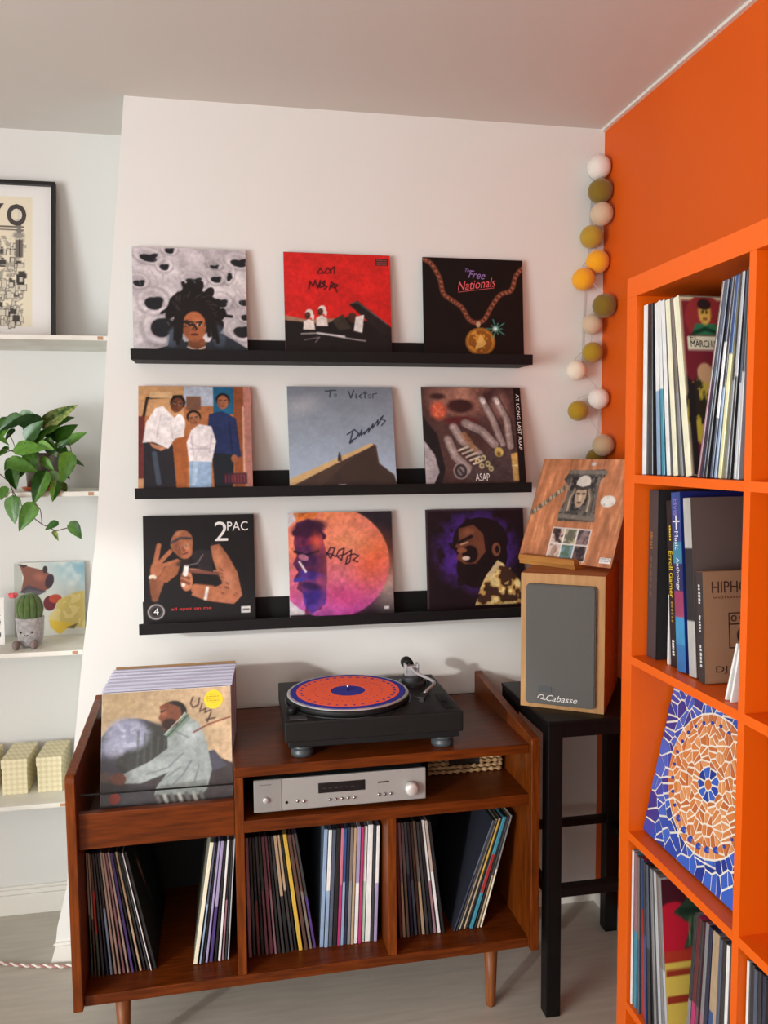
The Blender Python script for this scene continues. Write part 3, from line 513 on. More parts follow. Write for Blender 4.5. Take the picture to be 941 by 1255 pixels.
# ------------------------------------------------------------------ record cabinet
CX, CY, CA = -1.555, -.522, .013
cab = thing('record_cabinet', 'walnut record cabinet with open compartments standing below the ledges', 'cabinet', (CX, CY, 0), (0, 0, CA))
W, T, DB = 1.155, .022, .482
def panel(u0, u1): # side panels with sloping shoulders, lower at the front
    pts = [(0, .188), (0, .742), (.004, .752), (.012, .757), (.03, .759), (.455, .800), (.478, .806), (DB, .800), (DB, .188)]
    b = bmesh.new(); A = [b.verts.new((u0, y, z)) for y, z in pts]; B = [b.verts.new((u1, y, z)) for y, z in pts]; n = len(A)
    b.faces.new(A); b.faces.new(B[::-1])
    for i in range(n): b.faces.new((A[i], B[i], B[(i+1) % n], A[(i+1) % n]))
    bmesh.ops.recalc_face_normals(b, faces=b.faces)
    bmesh.ops.bevel(b, geom=b.edges[:], offset=.0015, segments=1, affect='EDGES'); return b
obj('side_panel', panel(0, T), walZ, cab); obj('side_panel', panel(W-T, W), walZ, cab)
V0 = .02
obj('top_board', box(.381, W-T, V0, DB-.012, .712, .737, .002), walX, cab)
obj('shelf_board', box(.403, W-T, V0, DB-.012, .573, .603, .002), walX, cab)
obj('bottom_board', box(T, W-T, V0, DB-.012, .187, .213, .002), walX, cab)
obj('divider', box(.381, .403, V0+.001, DB-.012, .213, .712, .002), walZ, cab)
obj('divider', box(.758, .780, V0+.001, DB-.012, .213, .573, .002), walZ, cab)
obj('front_board', box(T, .381, V0, V0+.02, .571, .657, .002), walX, cab)
obj('bin_floor', box(T, .381, V0+.02, DB-.012, .585, .597, .001), walY, cab)
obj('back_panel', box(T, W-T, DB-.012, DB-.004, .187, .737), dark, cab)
obj('record_rail', tube([(T, V0+.012, .698), (.381, V0+.012, .694)], .0022, 8), mat('black_metal_rod', (24, 22, 22), .35, metal=.6), cab)
legm = wood('walnut_turned_leg', (142, 84, 44), (108, 60, 32), (9, 9, .9), .4)
for u, v in ((.102, .075), (1.049, .075), (.102, .40), (1.049, .40)):
    o = obj('leg', lathe([(0, 0), (.010, 0), (.0125, .003), (.0135, .03), (.0195, .187), (0, .187)], 24), legm, cab, (u, v, 0)); smooth(o)
def cw(u, v, z): return Vector((CX+u*math.cos(CA)-v*math.sin(CA), CY+u*math.sin(CA)+v*math.cos(CA), z))

# ------------------------------------------------------------------ records standing in rows
def spine_mat(cols, seed, gloss):
    """printed spine: colours change along its height the way printed spines do"""
    nm = 'spine_%s_%d' % ('_'.join('%d-%d-%d' % c for c in cols), seed % 3)
    if nm in MATS: return MATS[nm]
    m = D.materials.new('printed_spine'); m.use_nodes = True; nt = m.node_tree; N = nt.nodes; L = nt.links; b = N['Principled BSDF']
    tc = N.new('ShaderNodeTexCoord'); sx = N.new('ShaderNodeSeparateXYZ'); L.new(tc.outputs['Object'], sx.inputs[0])
    ml = N.new('ShaderNodeMath'); ml.operation = 'MULTIPLY'; ml.inputs[1].default_value = 1/.315; L.new(sx.outputs['Z'], ml.inputs[0])
    r = N.new('ShaderNodeValToRGB'); cr = r.color_ramp; rg = random.Random(seed); n = len(cols)
    cr.elements[0].position = 0; cr.elements[0].color = (*lin(cols[0]), 1); cr.elements[1].position = 1; cr.elements[1].color = (*lin(cols[-1]), 1)
    for i in range(1, n):
        q = i/n+rg.uniform(-.05, .05)
        e = cr.elements.new(q-.004); e.color = (*lin(cols[i-1]), 1); e = cr.elements.new(q+.004); e.color = (*lin(cols[i]), 1)
    L.new(ml.outputs[0], r.inputs[0])
    mp = N.new('ShaderNodeMapping'); mp.inputs['Scale'].default_value = (1, 1, .35); L.new(tc.outputs['Object'], mp.inputs[0])
    ns = N.new('ShaderNodeTexNoise'); ns.inputs['Scale'].default_value = 70; L.new(mp.outputs[0], ns.inputs[0])
    mr = N.new('ShaderNodeMapRange'); mr.inputs['From Min'].default_value = .4; mr.inputs['From Max'].default_value = .6; mr.inputs['To Min'].default_value = .90; mr.inputs['To Max'].default_value = 1.04; L.new(ns.outputs[0], mr.inputs[0])
    mx = N.new('ShaderNodeMix'); mx.data_type = 'RGBA'; mx.blend_type = 'MULTIPLY'; mx.inputs[0].default_value = 1; L.new(r.outputs[0], mx.inputs[6]); L.new(mr.outputs[0], mx.inputs[7])
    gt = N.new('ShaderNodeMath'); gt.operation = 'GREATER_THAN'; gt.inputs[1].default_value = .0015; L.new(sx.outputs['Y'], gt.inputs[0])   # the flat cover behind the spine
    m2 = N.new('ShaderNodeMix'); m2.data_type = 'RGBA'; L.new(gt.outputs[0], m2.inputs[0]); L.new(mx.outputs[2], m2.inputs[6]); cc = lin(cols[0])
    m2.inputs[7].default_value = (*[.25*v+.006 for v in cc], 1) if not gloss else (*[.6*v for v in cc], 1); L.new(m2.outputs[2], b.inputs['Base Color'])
    b.inputs['Roughness'].default_value = .35 if gloss else .6; b.inputs['Coat Weight'].default_value = .6 if gloss else 0; b.inputs['Coat Roughness'].default_value = .2
    MATS[nm] = m; return m
ORD = ['first', 'second', 'third', 'fourth', 'fifth', 'sixth', 'seventh', 'eighth', 'ninth', 'tenth', 'eleventh', 'twelfth', 'thirteenth', 'fourteenth', 'fifteenth', 'sixteenth', 'seventeenth', 'eighteenth']
C_ = dict(black=(26, 24, 26), charcoal=(52, 50, 52), grey=(130, 128, 130), silver=(180, 180, 184), white=(226, 224, 222), cream=(230, 224, 196), yellow=(206, 168, 62), lemon=(226, 220, 168), tan=(176, 150, 120),
          beige=(186, 164, 150), brown=(84, 58, 48), taupe=(120, 106, 98), red=(160, 44, 42), darkred=(96, 34, 38), plum=(112, 66, 78), purple=(74, 54, 116), lilac=(158, 146, 182), navy=(38, 42, 66), blue=(46, 76, 128), slate=(78, 86, 104),
          lightblue=(140, 162, 190), teal=(58, 138, 160), green=(62, 76, 62), darkgreen=(34, 48, 42), pink=(196, 112, 130), magenta=(176, 48, 104), mauve=(150, 110, 120), mint=(178, 200, 182), orange=(196, 110, 54))
NICE = dict(darkred='dark red', lightblue='light blue', darkgreen='dark green')
def rows(frame_loc, frame_rotz, items, ub0, ub1, th0, th1, v0, z0, place, group, side='left', gloss=False, hh=S, vj=.006, thick=None, start=0):
    """items: colour lists, thickness factor; foot positions run ub0..ub1 and the tilt th0..th1 (degrees, + = top to the right)"""
    n = len(items); tot = sum(i[1] for i in items); out = []; acc = 0
    u_top0 = ub0+hh*math.sin(R_(th0)); u_top1 = ub1+hh*math.sin(R_(th1))
    span = min(ub1-ub0, u_top1-u_top0); c, s_ = math.cos(frame_rotz), math.sin(frame_rotz); rg = random.Random(int(ub0*1e4)+n)
    for k, it in enumerate(items):
        f0 = acc/tot; acc += it[1]; f = (f0+acc/tot)/2; t = max(.0022, span*it[1]/tot*.84*math.cos(R_(max(abs(th0), abs(th1)))))
        ub = ub0+(ub1-ub0)*f; th = R_(th0+(th1-th0)*f); v = v0+rg.uniform(0, vj); lift = abs(math.sin(th))*t/2+.0003
        u0 = ub
        cols = [C_[q] for q in it[0].split('/')]
        loc = (frame_loc[0]+u0*c-v*s_, frame_loc[1]+u0*s_+v*c, z0+lift)
        qs = list(dict.fromkeys(it[0].split('/')))[:2]; nm = ' and '.join(NICE.get(q, q) for q in qs)
        o = obj('record', box(-t/2, t/2, 0, S, 0, hh-.001*(k % 3), min(.0008, t*.25), seg=1), spine_mat(cols, k+n, gloss or (len(it) > 2)))
        o.rotation_mode = 'XYZ'; o.rotation_euler = (0, th, frame_rotz); o.location = loc
        tag(o, '%s record, %s from %s in %s' % (nm, ORD[k+start], side, place), 'record', group); out.append(o)
    return out
def L_(s): return [(x.split('*')[0], float(x.split('*')[1]) if '*' in x else 1.) for x in s.split()]
FR = ((CX, CY), CA); ZB = .2132
gA = L_('green/grey*.8 brown/tan*.8 green/red/brown charcoal navy/charcoal*.8 lightblue/charcoal beige beige mauve beige purple*1.2 black*.8 tan black charcoal*.8 white*.5 black*1.4')
A = rows(*FR, gA, .026, .186, -.4, -12.1, .085, ZB, 'the left cabinet cubby', 'records in the left cabinet compartment')
gB = L_('cream*1.8 lightblue/slate*.8 black*.8 lilac purple/lilac*1.4 black white*1.1 mauve/black*.8 charcoal*.8 silver*.6')
rows(*FR, gB, .268, .360, 9.2, 4.0, .085, ZB, 'right stack of left cabinet cubby', 'records in the left cabinet compartment')
gC = L_('mauve*1.2 charcoal darkred/black black/charcoal plum/darkgreen plum*1.2 mauve/plum*.8 black charcoal black/tan*1.2 charcoal/tan black*.8 yellow*1.5 brown*1.3 taupe/brown purple/charcoal')
rows(*FR, gC, .406, .583, -.3, -8.6, .085, ZB, 'the middle cabinet cubby', 'records in the middle cabinet compartment')
gD = L_('lightblue*1.3 lightblue/white*1.2 slate*1.2 black*1.4 magenta/pink lightblue/blue*.9 navy grey/taupe tan*.9 white/lilac*1.3 magenta*.9 mint/white*1.1 white*1.8 charcoal*.8 lilac/white*1.1')
rows(*FR, gD, .589, .741, 3.0, 2.0, .085, ZB, 'the right stack of the middle cubby', 'records in the middle cabinet compartment')
gE = L_('darkred*.9 tan/mauve taupe navy/slate*1.1 slate/charcoal brown*.9 tan/taupe*1.1 charcoal black mauve/white white/beige*1.1 black')
rows(*FR, gE, .800, .926, -1.7, -7.2, .085, ZB, 'the right cabinet cubby', 'records in the right cabinet compartment')
gF = L_('navy/slate charcoal cream*.9 black*.7 tan/yellow black*.7 teal/red/teal*2 black*.8 tan/charcoal*1.1 cream/grey')
rows(*FR, gF, .946, 1.030, 20.6, 15.5, .085, ZB, 'the leaning stack of the right cubby', 'records in the right cabinet compartment')
# the last black sleeve of the left group shows its cover with a pale strip of a face
a = Art((22, 21, 23), 70, seed=4); a.ell(.30, .3, .035, .13, (150, 124, 100), -.35, soft=.5); a.ell(.335, .42, .03, .09, (120, 84, 60), -.35, soft=.5); a.line([(.38, .52), (.46, .7)], .015, (70, 72, 78)); a.line([(.24, .12), (.28, .2)], .012, (80, 70, 62)); a.ell(.9, .5, .5, .6, (18, 44, 46), 0, .6, soft=.9)
ps = obj('cover_print', a.mesh('cover_print', .309, .309), None, A[-1], (A[-1].dimensions.x/2+.0006, .1575, .002), (0, 0, math.pi/2))

# ------------------------------------------------------------------ browsing bin
bin_n = 15
wrap = mat('clear_plastic_wrap_edge', (176, 176, 194), .3, coat=.4); kraft = mat('kraft_card', (150, 116, 76), .7)
bt = [(190, 188, 206), (120, 120, 150), (214, 210, 216), (110, 94, 86), (160, 154, 180), (190, 190, 204)]
for k in range(bin_n-1, -1, -1):
    f = k/(bin_n-1); yb = -.452+f*.225; th = R_(20-14*f); x = -1.4965+f*.012; zz = .5995+.004*f
    loc = (x+S/2+.004, yb, zz)
    if k == 0:
        front = sleeve('record sleeve of a man in a pale jacket, frontmost in the cabinet bin', art_jacket(), loc, (-th, 0, CA), (232, 232, 236), GLOSS)
        o = obj('yellow_sticker', xf(lathe([(0, 0), (.0235, 0), (.0235, .0005), (0, .0005)], 32), rot=(math.pi/2, 0, 0)), yellow_ink, front, ((.862-.5)*S, -.0049, (1-.10)*S), label='round yellow sticker with small print')
        obj('worn_print', merge(*[box(-hw+.0052*j, -hw+.0052*j+.0036, -.0009, -.0004, .0115-.0052*i, .0135-.0052*i) for i, hw in enumerate((.009, .016, .0175, .016, .009)) for j in range(int(2*hw/.0052))]), mat('mustard_print_ink', (176, 146, 20), .5), o)
        obj('red_sticker', xf(lathe([(0, 0), (.0135, 0), (.0135, .0005), (0, .0005)], 28), rot=(math.pi/2, 0, 0)), mat('brick_red_sticker', (140, 56, 44), .5), front, ((.105-.5)*S, -.0049, (1-.80)*S), label='round brick-red sticker')
    elif k == bin_n-1:
        s = obj('record_sleeve', box(-S/2, S/2, -.004, 0, 0, S+.005, .0008), kraft, None, loc, (-th, 0, CA)); tag(s, 'brown card record sleeve, rearmost in the cabinet bin', 'record sleeve', 'records in the bin')
    else:
        cols = bt[k % 6]
        s = thing('record_sleeve', 'plastic-wrapped record sleeve in the cabinet bin, %s behind the front one' % ORD[k-1], 'record sleeve', loc, (-th, 0, CA), 'records in the bin')
        obj('sleeve_body', box(-S/2, S/2, -.004, 0, 0, S-.004, .0008), mat('bin_card_%d' % (k % 6), cols, .5), s)
        obj('plastic_wrap', box(-S/2-.003, S/2+.003, -.0052, .0008, S-.0035, S+.004-.002*(k % 2), .0006), wrap, s)

# ------------------------------------------------------------------ turntable
tt = thing('turntable', 'black direct-drive turntable with orange and blue slipmat on the cabinet', 'turntable', (-1.050, -.482, .737), (0, 0, -.010))
blk = mat('matte_black_metal', (18, 18, 18), .5, spec=.3, bump=.03, bscale=300); rub = mat('black_rubber', (16, 16, 17), .6, spec=.3); chrome = mat('brushed_steel', (176, 176, 180), .25, metal=1); gun = mat('gunmetal', (86, 88, 92), .35, metal=.7)
silver = mat('satin_aluminium', (196, 196, 198), .38, metal=.55); slate_m = mat('smoky_foot_rubber', (60, 66, 70), .4)
obj('plinth', box(0, .452, 0, .352, .046, .098, .004), blk, tt)
obj('plinth_base', box(.008, .444, .008, .344, .030, .046, .003), rub, tt)
for x, y in ((.045, .045), (.407, .045), (.045, .307), (.407, .307)):
    o = obj('foot', lathe([(0, 0), (.026, 0), (.029, .003), (.029, .013), (.026, .016), (.026, .018), (.029, .021), (.029, .027), (.02, .031), (0, .031)], 28), slate_m, tt, (x, y, 0)); smooth(o)
PX, PY = .178, .168
o = obj('platter', lathe([(0, .098), (.160, .098), (.164, .101), (.164, .111), (.160, .1152), (0, .1152)], 72), rub, tt, (PX, PY, 0)); smooth(o)
obj('rim_ring', lathe([(.1535, .1150), (.1625, .1150), (.1605, .1172), (.1545, .1178), (.1535, .1150)], 72), silver, o)
obj('plinth_ring', lathe([(.1665, .0979), (.1690, .0979), (.1690, .0990), (.1665, .0990), (.1665, .0979)], 72), gun, o)
o = obj('slipmat', lathe([(0, .1157), (.153, .1157), (.153, .1185), (0, .1185)], 72), mat('blue_felt', (38, 44, 156), .85), tt, (PX, PY, 0), label='orange slipmat with blue rim, blue centre and dashed rings')
orr = mat('orange_felt', (255, 104, 66), .85); blf = mat('blue_felt_print', (50, 44, 140), .85); plf = mat('purple_felt_print', (150, 54, 96), .85)
obj('printed_disc', lathe([(.046, .1188), (.138, .1188), (.138, .1184), (.046, .1184), (.046, .1188)], 72), orr, o)
ds = bmesh.new()
for k in range(36): merge(ds, xf(box(-.0022-.0016*(1+math.sin(k*math.pi/18+2.4)), .0022+.0016*(1+math.sin(k*math.pi/18+2.4)), .122, .129, .1187, .1191), rot=(0, 0, 2*math.pi*k/36)))
obj('outer_dash_ring', ds, blf, o)
ds = bmesh.new()
for k in range(44): merge(ds, xf(box(-.0012, .0012, .090, .0945, .1187, .1191), rot=(0, 0, 2*math.pi*k/44)))
for k in range(26): merge(ds, xf(box(-.001, .001, .064, .067, .1187, .1191), rot=(0, 0, 2*math.pi*k/26)))
obj('inner_dash_ring', ds, plf, o)
o = obj('spindle', lathe([(0, .116), (.0036, .116), (.0036, .133), (.002, .136), (0, .136)], 16), chrome, tt, (PX, PY, 0)); smooth(o)
AX, AY_ = .372, .262
o = obj('tonearm_base', lathe([(0, .098), (.038, .098), (.038, .106), (.030, .109), (.030, .122), (.024, .126), (0, .126)], 36), gun, tt, (AX, AY_, 0))
obj('arm_gimbal', merge(box(-.020, -.014, -.012, .012, .122, .158, .002), box(.014, .020, -.012, .012, .122, .158, .002), box(-.020, .020, -.012, -.007, .124, .134, .001), box(-.016, .016, -.010, .010, .132, .152, .004)), silver, tt, (AX, AY_, 0))
o = obj('counterweight', xf(lathe([(0, -.018), (.015, -.018), (.0165, -.015), (.0165, .015), (.015, .018), (0, .018)], 28), rot=(math.pi/2, 0, 0)), rub, tt, (AX-.004, AY_+.040, .148)); smooth(o)
P = curve_pts([(AX-.003, AY_+.03, .147), (AX, AY_-.01, .146), (AX+.006, AY_-.05, .142), (AX+.030, AY_-.10, .138), (AX+.034, AY_-.135, .136), (AX+.010, AY_-.17, .132), (AX-.006, AY_-.195, .130)], 6)
o = obj('arm_tube', tube(P, .0042, 10), silver, tt); smooth(o)
obj('headshell', merge(box(-.009, .009, -.022, .020, -.002, .002, .001), box(-.006, .006, -.018, .004, -.012, -.002, .001), tube([(-.006, -.018, 0), (-.022, -.024, .002)], .0016, 6)), blk, tt, (AX-.014, AY_-.215, .130), (0, 0, R_(-30)))
obj('arm_rest', merge(box(-.004, .004, -.006, .006, .098, .136, .001), box(-.009, .009, -.006, .006, .132, .138, .001)), rub, tt, (AX+.030, AY_-.075, 0))
obj('lift_lever', tube([(AX+.030, AY_-.02, .112), (AX+.042, AY_-.05, .122), (AX+.044, AY_-.07, .124)], .0026, 8), chrome, tt)
o = obj('height_dial', lathe([(0, .098), (.020, .098), (.020, .112), (.015, .114), (0, .114)], 28), rub, tt, (AX+.036, AY_+.012, 0)); smooth(o)
obj('start_button', box(.014, .056, .014, .044, .098, .1005, .001), gun, tt); o = obj('power_dial', lathe([(0, .098), (.011, .098), (.011, .112), (.009, .114), (0, .114)], 24), rub, tt, (.022, .068, 0)); smooth(o)
obj('pitch_slider', merge(box(.412, .436, .03, .15, .098, .0995, .001), box(.416, .432, .085, .095, .0995, .106, .001)), rub, tt)
# ------------------------------------------------------------------ amplifier
amp = thing('amplifier', 'silver stereo amplifier inside the cabinet under the turntable', 'amplifier', (-1.128, -.478, .603), (0, 0, -.002))
fp = mat('brushed_silver_fascia', (160, 158, 155), .42, metal=.3, bump=.05, bscale=40, stretch=(.4, 8, 30)); fp2 = mat('brushed_silver_panel', (146, 143, 140), .42, metal=.3)
obj('case', box(.003, .429, .006, .33, .012, .086, .002), mat('black_case_metal', (34, 36, 38), .4), amp)
obj('fascia', box(0, .432, -.002, .006, .010, .091, .0025), fp, amp)
obj('left_fascia_panel', box(.001, .068, -.0032, -.0015, .011, .090, .0012), fp2, amp)
obj('display', box(.158, .276, -.0034, 0, .047, .073, .001), mat('dark_display_glass', (16, 14, 18), .15), amp)
obj('lettering', merge(*[box(.17+.014*i, .178+.014*i, -.0037, -.0033, .058, .0595) for i in range(6)]), mat('dim_display_text', (64, 54, 66), .5), amp)
def knob(name, x, z, r, d, m, parent=amp):
    o = obj(name, xf(lathe([(0, 0), (r, 0), (r, d*.8), (r*.85, d), (0, d)], 28), (x, -.002, z), (math.pi/2, 0, 0)), m, parent); smooth(o); return o
knob('volume_knob', .392, .044, .0165, .022, mat('light_silver_knob', (214, 210, 206), .3, metal=.4)); knob('power_button', .029, .042, .0075, .008, silver)
for i in range(5): knob('function_button', .186+.0155*i, .030, .0032, .005, chrome)
for x, z in ((.106, .033), (.122, .031)): knob('function_button', x, z, .0034, .005, chrome)
for i in range(3): knob('selector_button', .310+.0155*i, .032, .0034, .005, chrome)
knob('headphone_socket', .080, .031, .0036, .001, rub)
obj('name_plate', box(.308, .337, -.003, -.0018, .061, .0645, .0005), rub, amp); obj('lettering', merge(*[box(.014+.005*i, .0175+.005*i, -.0036, -.003, .0785, .0808) for i in range(6)]), mat('engraved_grey', (92, 90, 90), .5), amp)
for x, y in ((.03, .03), (.40, .03), (.03, .29), (.40, .29)): obj('foot', xf(lathe([(0, 0), (.014, 0), (.014, .012), (0, .012)], 16), (x, y, 0)), rub, amp)
# ------------------------------------------------------------------ basket
bk = thing('wicker_basket', 'small woven basket with a grip hole, right of the amplifier', 'basket', (-.652, -.318, .603))
wk = mat('woven_straw', (190, 156, 112), .85, noise=60, col2=(146, 112, 74), bump=.3, bscale=200)
obj('dark_core', box(.008, .202, .008, .20, .001, .080), mat('basket_inside_shade', (40, 28, 20), .9), bk)  # dark block whose colour stands for the shade behind the grip hole
for r in range(7):
    b = bmesh.new(); z = .006+.0118*r; gap = r in (2, 3)
    paths = [[(0, 0), (.21, 0), (.21, .205)]] if not gap else [[(0, 0), (.060, 0)], [(.150, 0), (.21, 0), (.21, .205)]]
    for pth in paths:
        pts = []
        for (x0, y0), (x1, y1) in zip(pth, pth[1:]):
            n = max(6, int(math.hypot(x1-x0, y1-y0)/.0033)); pts += [(x0+(x1-x0)*i/n, y0+(y1-y0)*i/n, z) for i in range(n)]
        pts.append((*pth[-1], z)); rs = [.0050+.0019*math.sin(i*1.05+(r % 2)*math.pi) for i in range(len(pts))]
        tube(pts, rs, 7, b)
    smooth(obj('woven_coil', b, wk, bk))
# ------------------------------------------------------------------ stool
st = thing('bar_stool', 'tall black square-legged stool carrying the loudspeaker', 'stool', (-.380, -.512, 0))
SW, SD, SH, LW, STZ = .365, .365, .800, .040, .345
for x, y in ((0, 0), (SW-LW, 0), (0, SD-LW), (SW-LW, SD-LW)): obj('leg', box(x, x+LW, y, y+LW, 0, SH-.012, .003), blackm, st)
obj('seat', box(-.002, SW+.002, -.002, SD+.002, SH-.012, SH, .004), blackm, st)
for y in (.003, SD-.025): obj('seat_rail', box(LW, SW-LW, y, y+.022, SH-.045, SH-.012, .001), blackm, st)
for x in (.003, SW-.025): obj('seat_rail', box(x, x+.022, LW, SD-LW, SH-.045, SH-.012, .001), blackm, st)
obj('footrest', box(LW, SW-LW, .003, .032, .325, .350, .002), blackm, st)
for x in (.003, SW-.025): obj('stretcher', box(x, x+.022, LW, SD-LW, .325, .350, .002), blackm, st)
obj('stretcher', box(LW, SW-LW, SD-.030, SD-.008, STZ, STZ+.022, .002), blackm, st)
# ------------------------------------------------------------------ loudspeaker
SA = .572; w_, h_, d_ = .222, .366, .325
sp = thing('loudspeaker', 'light oak bookshelf loudspeaker with grey cloth front on the black stool', 'speaker', (-.403, -.368, .8003), (0, 0, -SA))
obj('cabinet', box(0, w_, .006, d_, 0, h_, .0012), wood('oak_side_shade_tint', (176, 116, 66), (156, 96, 52), (.8, 8, 8), .5, 7), sp)  # oak tinted redder and darker to stand for shade and orange bounce
obj('front_baffle', box(.0003, w_-.0003, 0, .006, .0003, h_-.0003, .0008), oak, sp)
g = box(.017, .200, -.014, 0, .014, .339)
bmesh.ops.bevel(g, geom=[e for e in g.edges if abs(e.verts[0].co.y-e.verts[1].co.y) > .005], offset=.010, segments=5, affect='EDGES', profile=.5); bmesh.ops.bevel(g, geom=[e for e in g.edges if e.verts[0].co.y < -.01 and e.verts[1].co.y < -.01], offset=.003, segments=2, affect='EDGES')
gm = mat('grey_speaker_cloth', (102, 100, 96), .9, noise=500, col2=(92, 90, 86), bump=.35, bscale=900)
gr = obj('grille', g, gm, sp)
obj('badge_plate', box(.052, .087, -.0152, -.0135, .048, .064, .0004), mat('dark_grey_badge', (70, 72, 76), .5), gr)
text('Cabasse', .082, .0165, white_ink, gr, (.114, -.0145, .0335), shear=.35)
obj('emblem', merge(tube(curve_pts([(.050, -.0146, .030), (.054, -.0146, .038), (.064, -.0146, .040), (.066, -.0146, .033), (.058, -.0146, .030), (.072, -.0146, .028)], 5), .0012, 6)), white_ink, gr)
# ------------------------------------------------------------------ sleeve stand on the loudspeaker
sd = thing('sleeve_stand', 'small honey-coloured wooden stand on the loudspeaker, holding the wood-look sleeve', 'stand', (wc.x, wc.y, 1.1665), (0, 0, -a_))
obj('base', box(-.135, .057, -.026, .10, 0, .0095, .001), oakd, sd)
obj('front_lip', box(-.135, .057, -.030, -.008, .0095, .027, .0015), oakd, sd)
obj('back_rest', xf(box(-.09, .02, .004, .014, 0, .14, .001), (0, .012, .0095), (-t_, 0, 0)), oakd, sd)
obj('strut', xf(box(-.045, -.025, 0, .010, 0, .075, .001), (0, .088, .0095), (R_(28), 0, 0)), oakd, sd)

# ------------------------------------------------------------------ orange cube shelving
KX, KY, KH = -.4104, -.9588, 1.82
ku = thing('cube_shelving_unit', 'large orange cube shelving unit against the orange wall', 'shelving', (KX, KY, 0), (0, 0, -math.pi/2))
ND = 5; KW = .038*2+.335*ND+.016*(ND-1); KDp = .39
obj('side_panel', box(0, .038, 0, KDp, .038, KH-.038, .0008), orange, ku); obj('side_panel', box(KW-.038, KW, 0, KDp, .038, KH-.038, .0008), orange, ku)
obj('top_panel', box(0, KW, 0, KDp, KH-.038, KH, .0008), orange, ku); obj('bottom_panel', box(0, KW, 0, KDp, 0, .038, .0008), orange, ku)
for i in range(1, ND): obj('divider', box(.038+.351*i-.016, .038+.351*i, .0005, KDp, .038, KH-.038, .0005), orange, ku)
shb = {}
for i in range(ND):
    for k in range(4):
        zt = KH-.038-.335-.351*k; u0 = .038+.351*i
        obj('shelf_board', box(u0, u0+.335, 0, KDp, zt-.016, zt, .0005), orange, ku)
def KZ(k): return KH-.038-.335-.351*(k-1)
FK = ((KX, KY-.038), -math.pi/2)
def kw(u, v, z): return (KX+v, KY-.038-u, z)
G1 = 'records in the top cube of the orange shelving'
k1 = L_('white*1.3 charcoal/black*1.5 lightblue/white*1.1 teal/white*.9 white*1.1 cream*1.3 grey/taupe*.8 cream*1.6')
K1 = rows(*FK, k1, .008, .184, 0, -10.5, .008, KZ(1)+.0003, 'the top orange cube', G1, gloss=True, vj=.004)
k1b = L_('mauve/taupe*.8 navy/slate*1.2 charcoal/slate slate/white/navy*1.1 lightblue/charcoal lemon/lemon/blue*1.4 grey/charcoal*1.1 charcoal/silver silver/slate silver/charcoal')
rows(*FK, k1b, .192, .312, 11, 2.5, .008, KZ(1)+.0003, 'right-leaning stack of top orange cube', G1, gloss=True, vj=.004)
a = Art((120, 40, 50), 110); a.U = a.U/.50; a.V = a.V*.90; a.rect(0, 0, 1, .02, (214, 196, 160)); a.rect(0, 0, .03, 1, (214, 196, 160)); a.ell(.3, .11, .24, .12, (150, 52, 54)); a.poly([(.12, .2), (.18, .14), (.42, .14), (.5, .2)], (54, 118, 82)); a.ell(.3, .085, .075, .06, (222, 178, 84)); a.ell(.3, .04, .08, .03, (40, 34, 34)); a.line([(.27, .08), (.28, .08)], .008, (30, 24, 20)); a.line([(.32, .08), (.33, .08)], .008, (30, 24, 20)); a.line([(.28, .115), (.32, .115)], .005, (110, 40, 30)); a.line([(.14, .19), (.3, .165), (.46, .19)], .01, (30, 60, 44))
a.rect(.07, .205, .62, .275, (232, 222, 196)); n = a.noise(16); m = np.clip(1-np.hypot((a.U-.35)/.36, (a.V-.58)/.2), 0, 1); a.put((m > 0)*(n > .42), (206, 186, 70), .9); a.put((m > 0)*(n < .45), (44, 46, 34), .9); a.ell(.25, .39, .09, .05, (206, 160, 120)); a.ell(.44, .39, .09, .05, (170, 90, 80)); a.poly([(.03, .4), (.12, .45), (.1, 1), (.03, 1)], (40, 34, 36))
cp = obj('cover_print', a.mesh('cover_print', .312, .309, GLOSS), None, K1[-1], (K1[-1].dimensions.x/2+.0006, .1575, .002), (0, 0, math.pi/2)); text('MARCHIST', .056, .012, black_ink, cp, (-.113, -.0008, .309*.732)); text('EL', .016, .008, black_ink, cp, (-.134, -.0008, .309*.768))
G4 = 'records in the lower left cube of the orange shelving'
k4 = L_('white*.9 teal/mauve*1.3 slate/taupe*1.2 red/red/blue*1.4 blue/charcoal*.8 charcoal/slate*1.3 black*.8 grey*1.1 silver*1.2 grey/taupe*1.1 silver/grey')
K4 = rows(*FK, k4, .004, .150, 0, -7.5, .005, KZ(4)+.0003, 'the orange cube below the mosaic', G4, gloss=True, vj=.004)
k4b = L_('grey/charcoal magenta/darkred*1.2 plum/charcoal*.8 mauve/grey navy*1.1 blue/tan*1.3 grey/tan taupe/slate slate/charcoal*1.1 white*.9')
rows(*FK, k4b, .196, .318, 5, 1, .005, KZ(4)+.0003, 'right stack below the mosaic', G4, gloss=True, vj=.004)
a = Art((70, 24, 34), 90); a.U = a.U/.6; a.V = a.V*1.0; a.ell(.12, .34, .26, .2, (190, 30, 52)); a.poly([(.12, .2), (.34, .1), (.6, .18), (.5, .26), (.44, .4), (.22, .42), (.3, .28)], (46, 66, 50)); a.line([(.2, .2), (.56, .2)], .02, (34, 50, 38))
for i in range(4): a.line([(.3+.05*i, .24), (.28+.05*i, .4)], .008, (120, 140, 104))
a.rect(0, .42, 1, .5, (176, 56, 40)); a.rect(0, .49, 1, 1, (216, 186, 84)); a.rect(.02, .53, .6, .565, (150, 52, 36)); a.rect(.02, .68, .5, .72, (150, 52, 36)); a.line([(.36, .54), (.46, .5), (.42, .6), (.36, .64)], .008, (80, 50, 36))
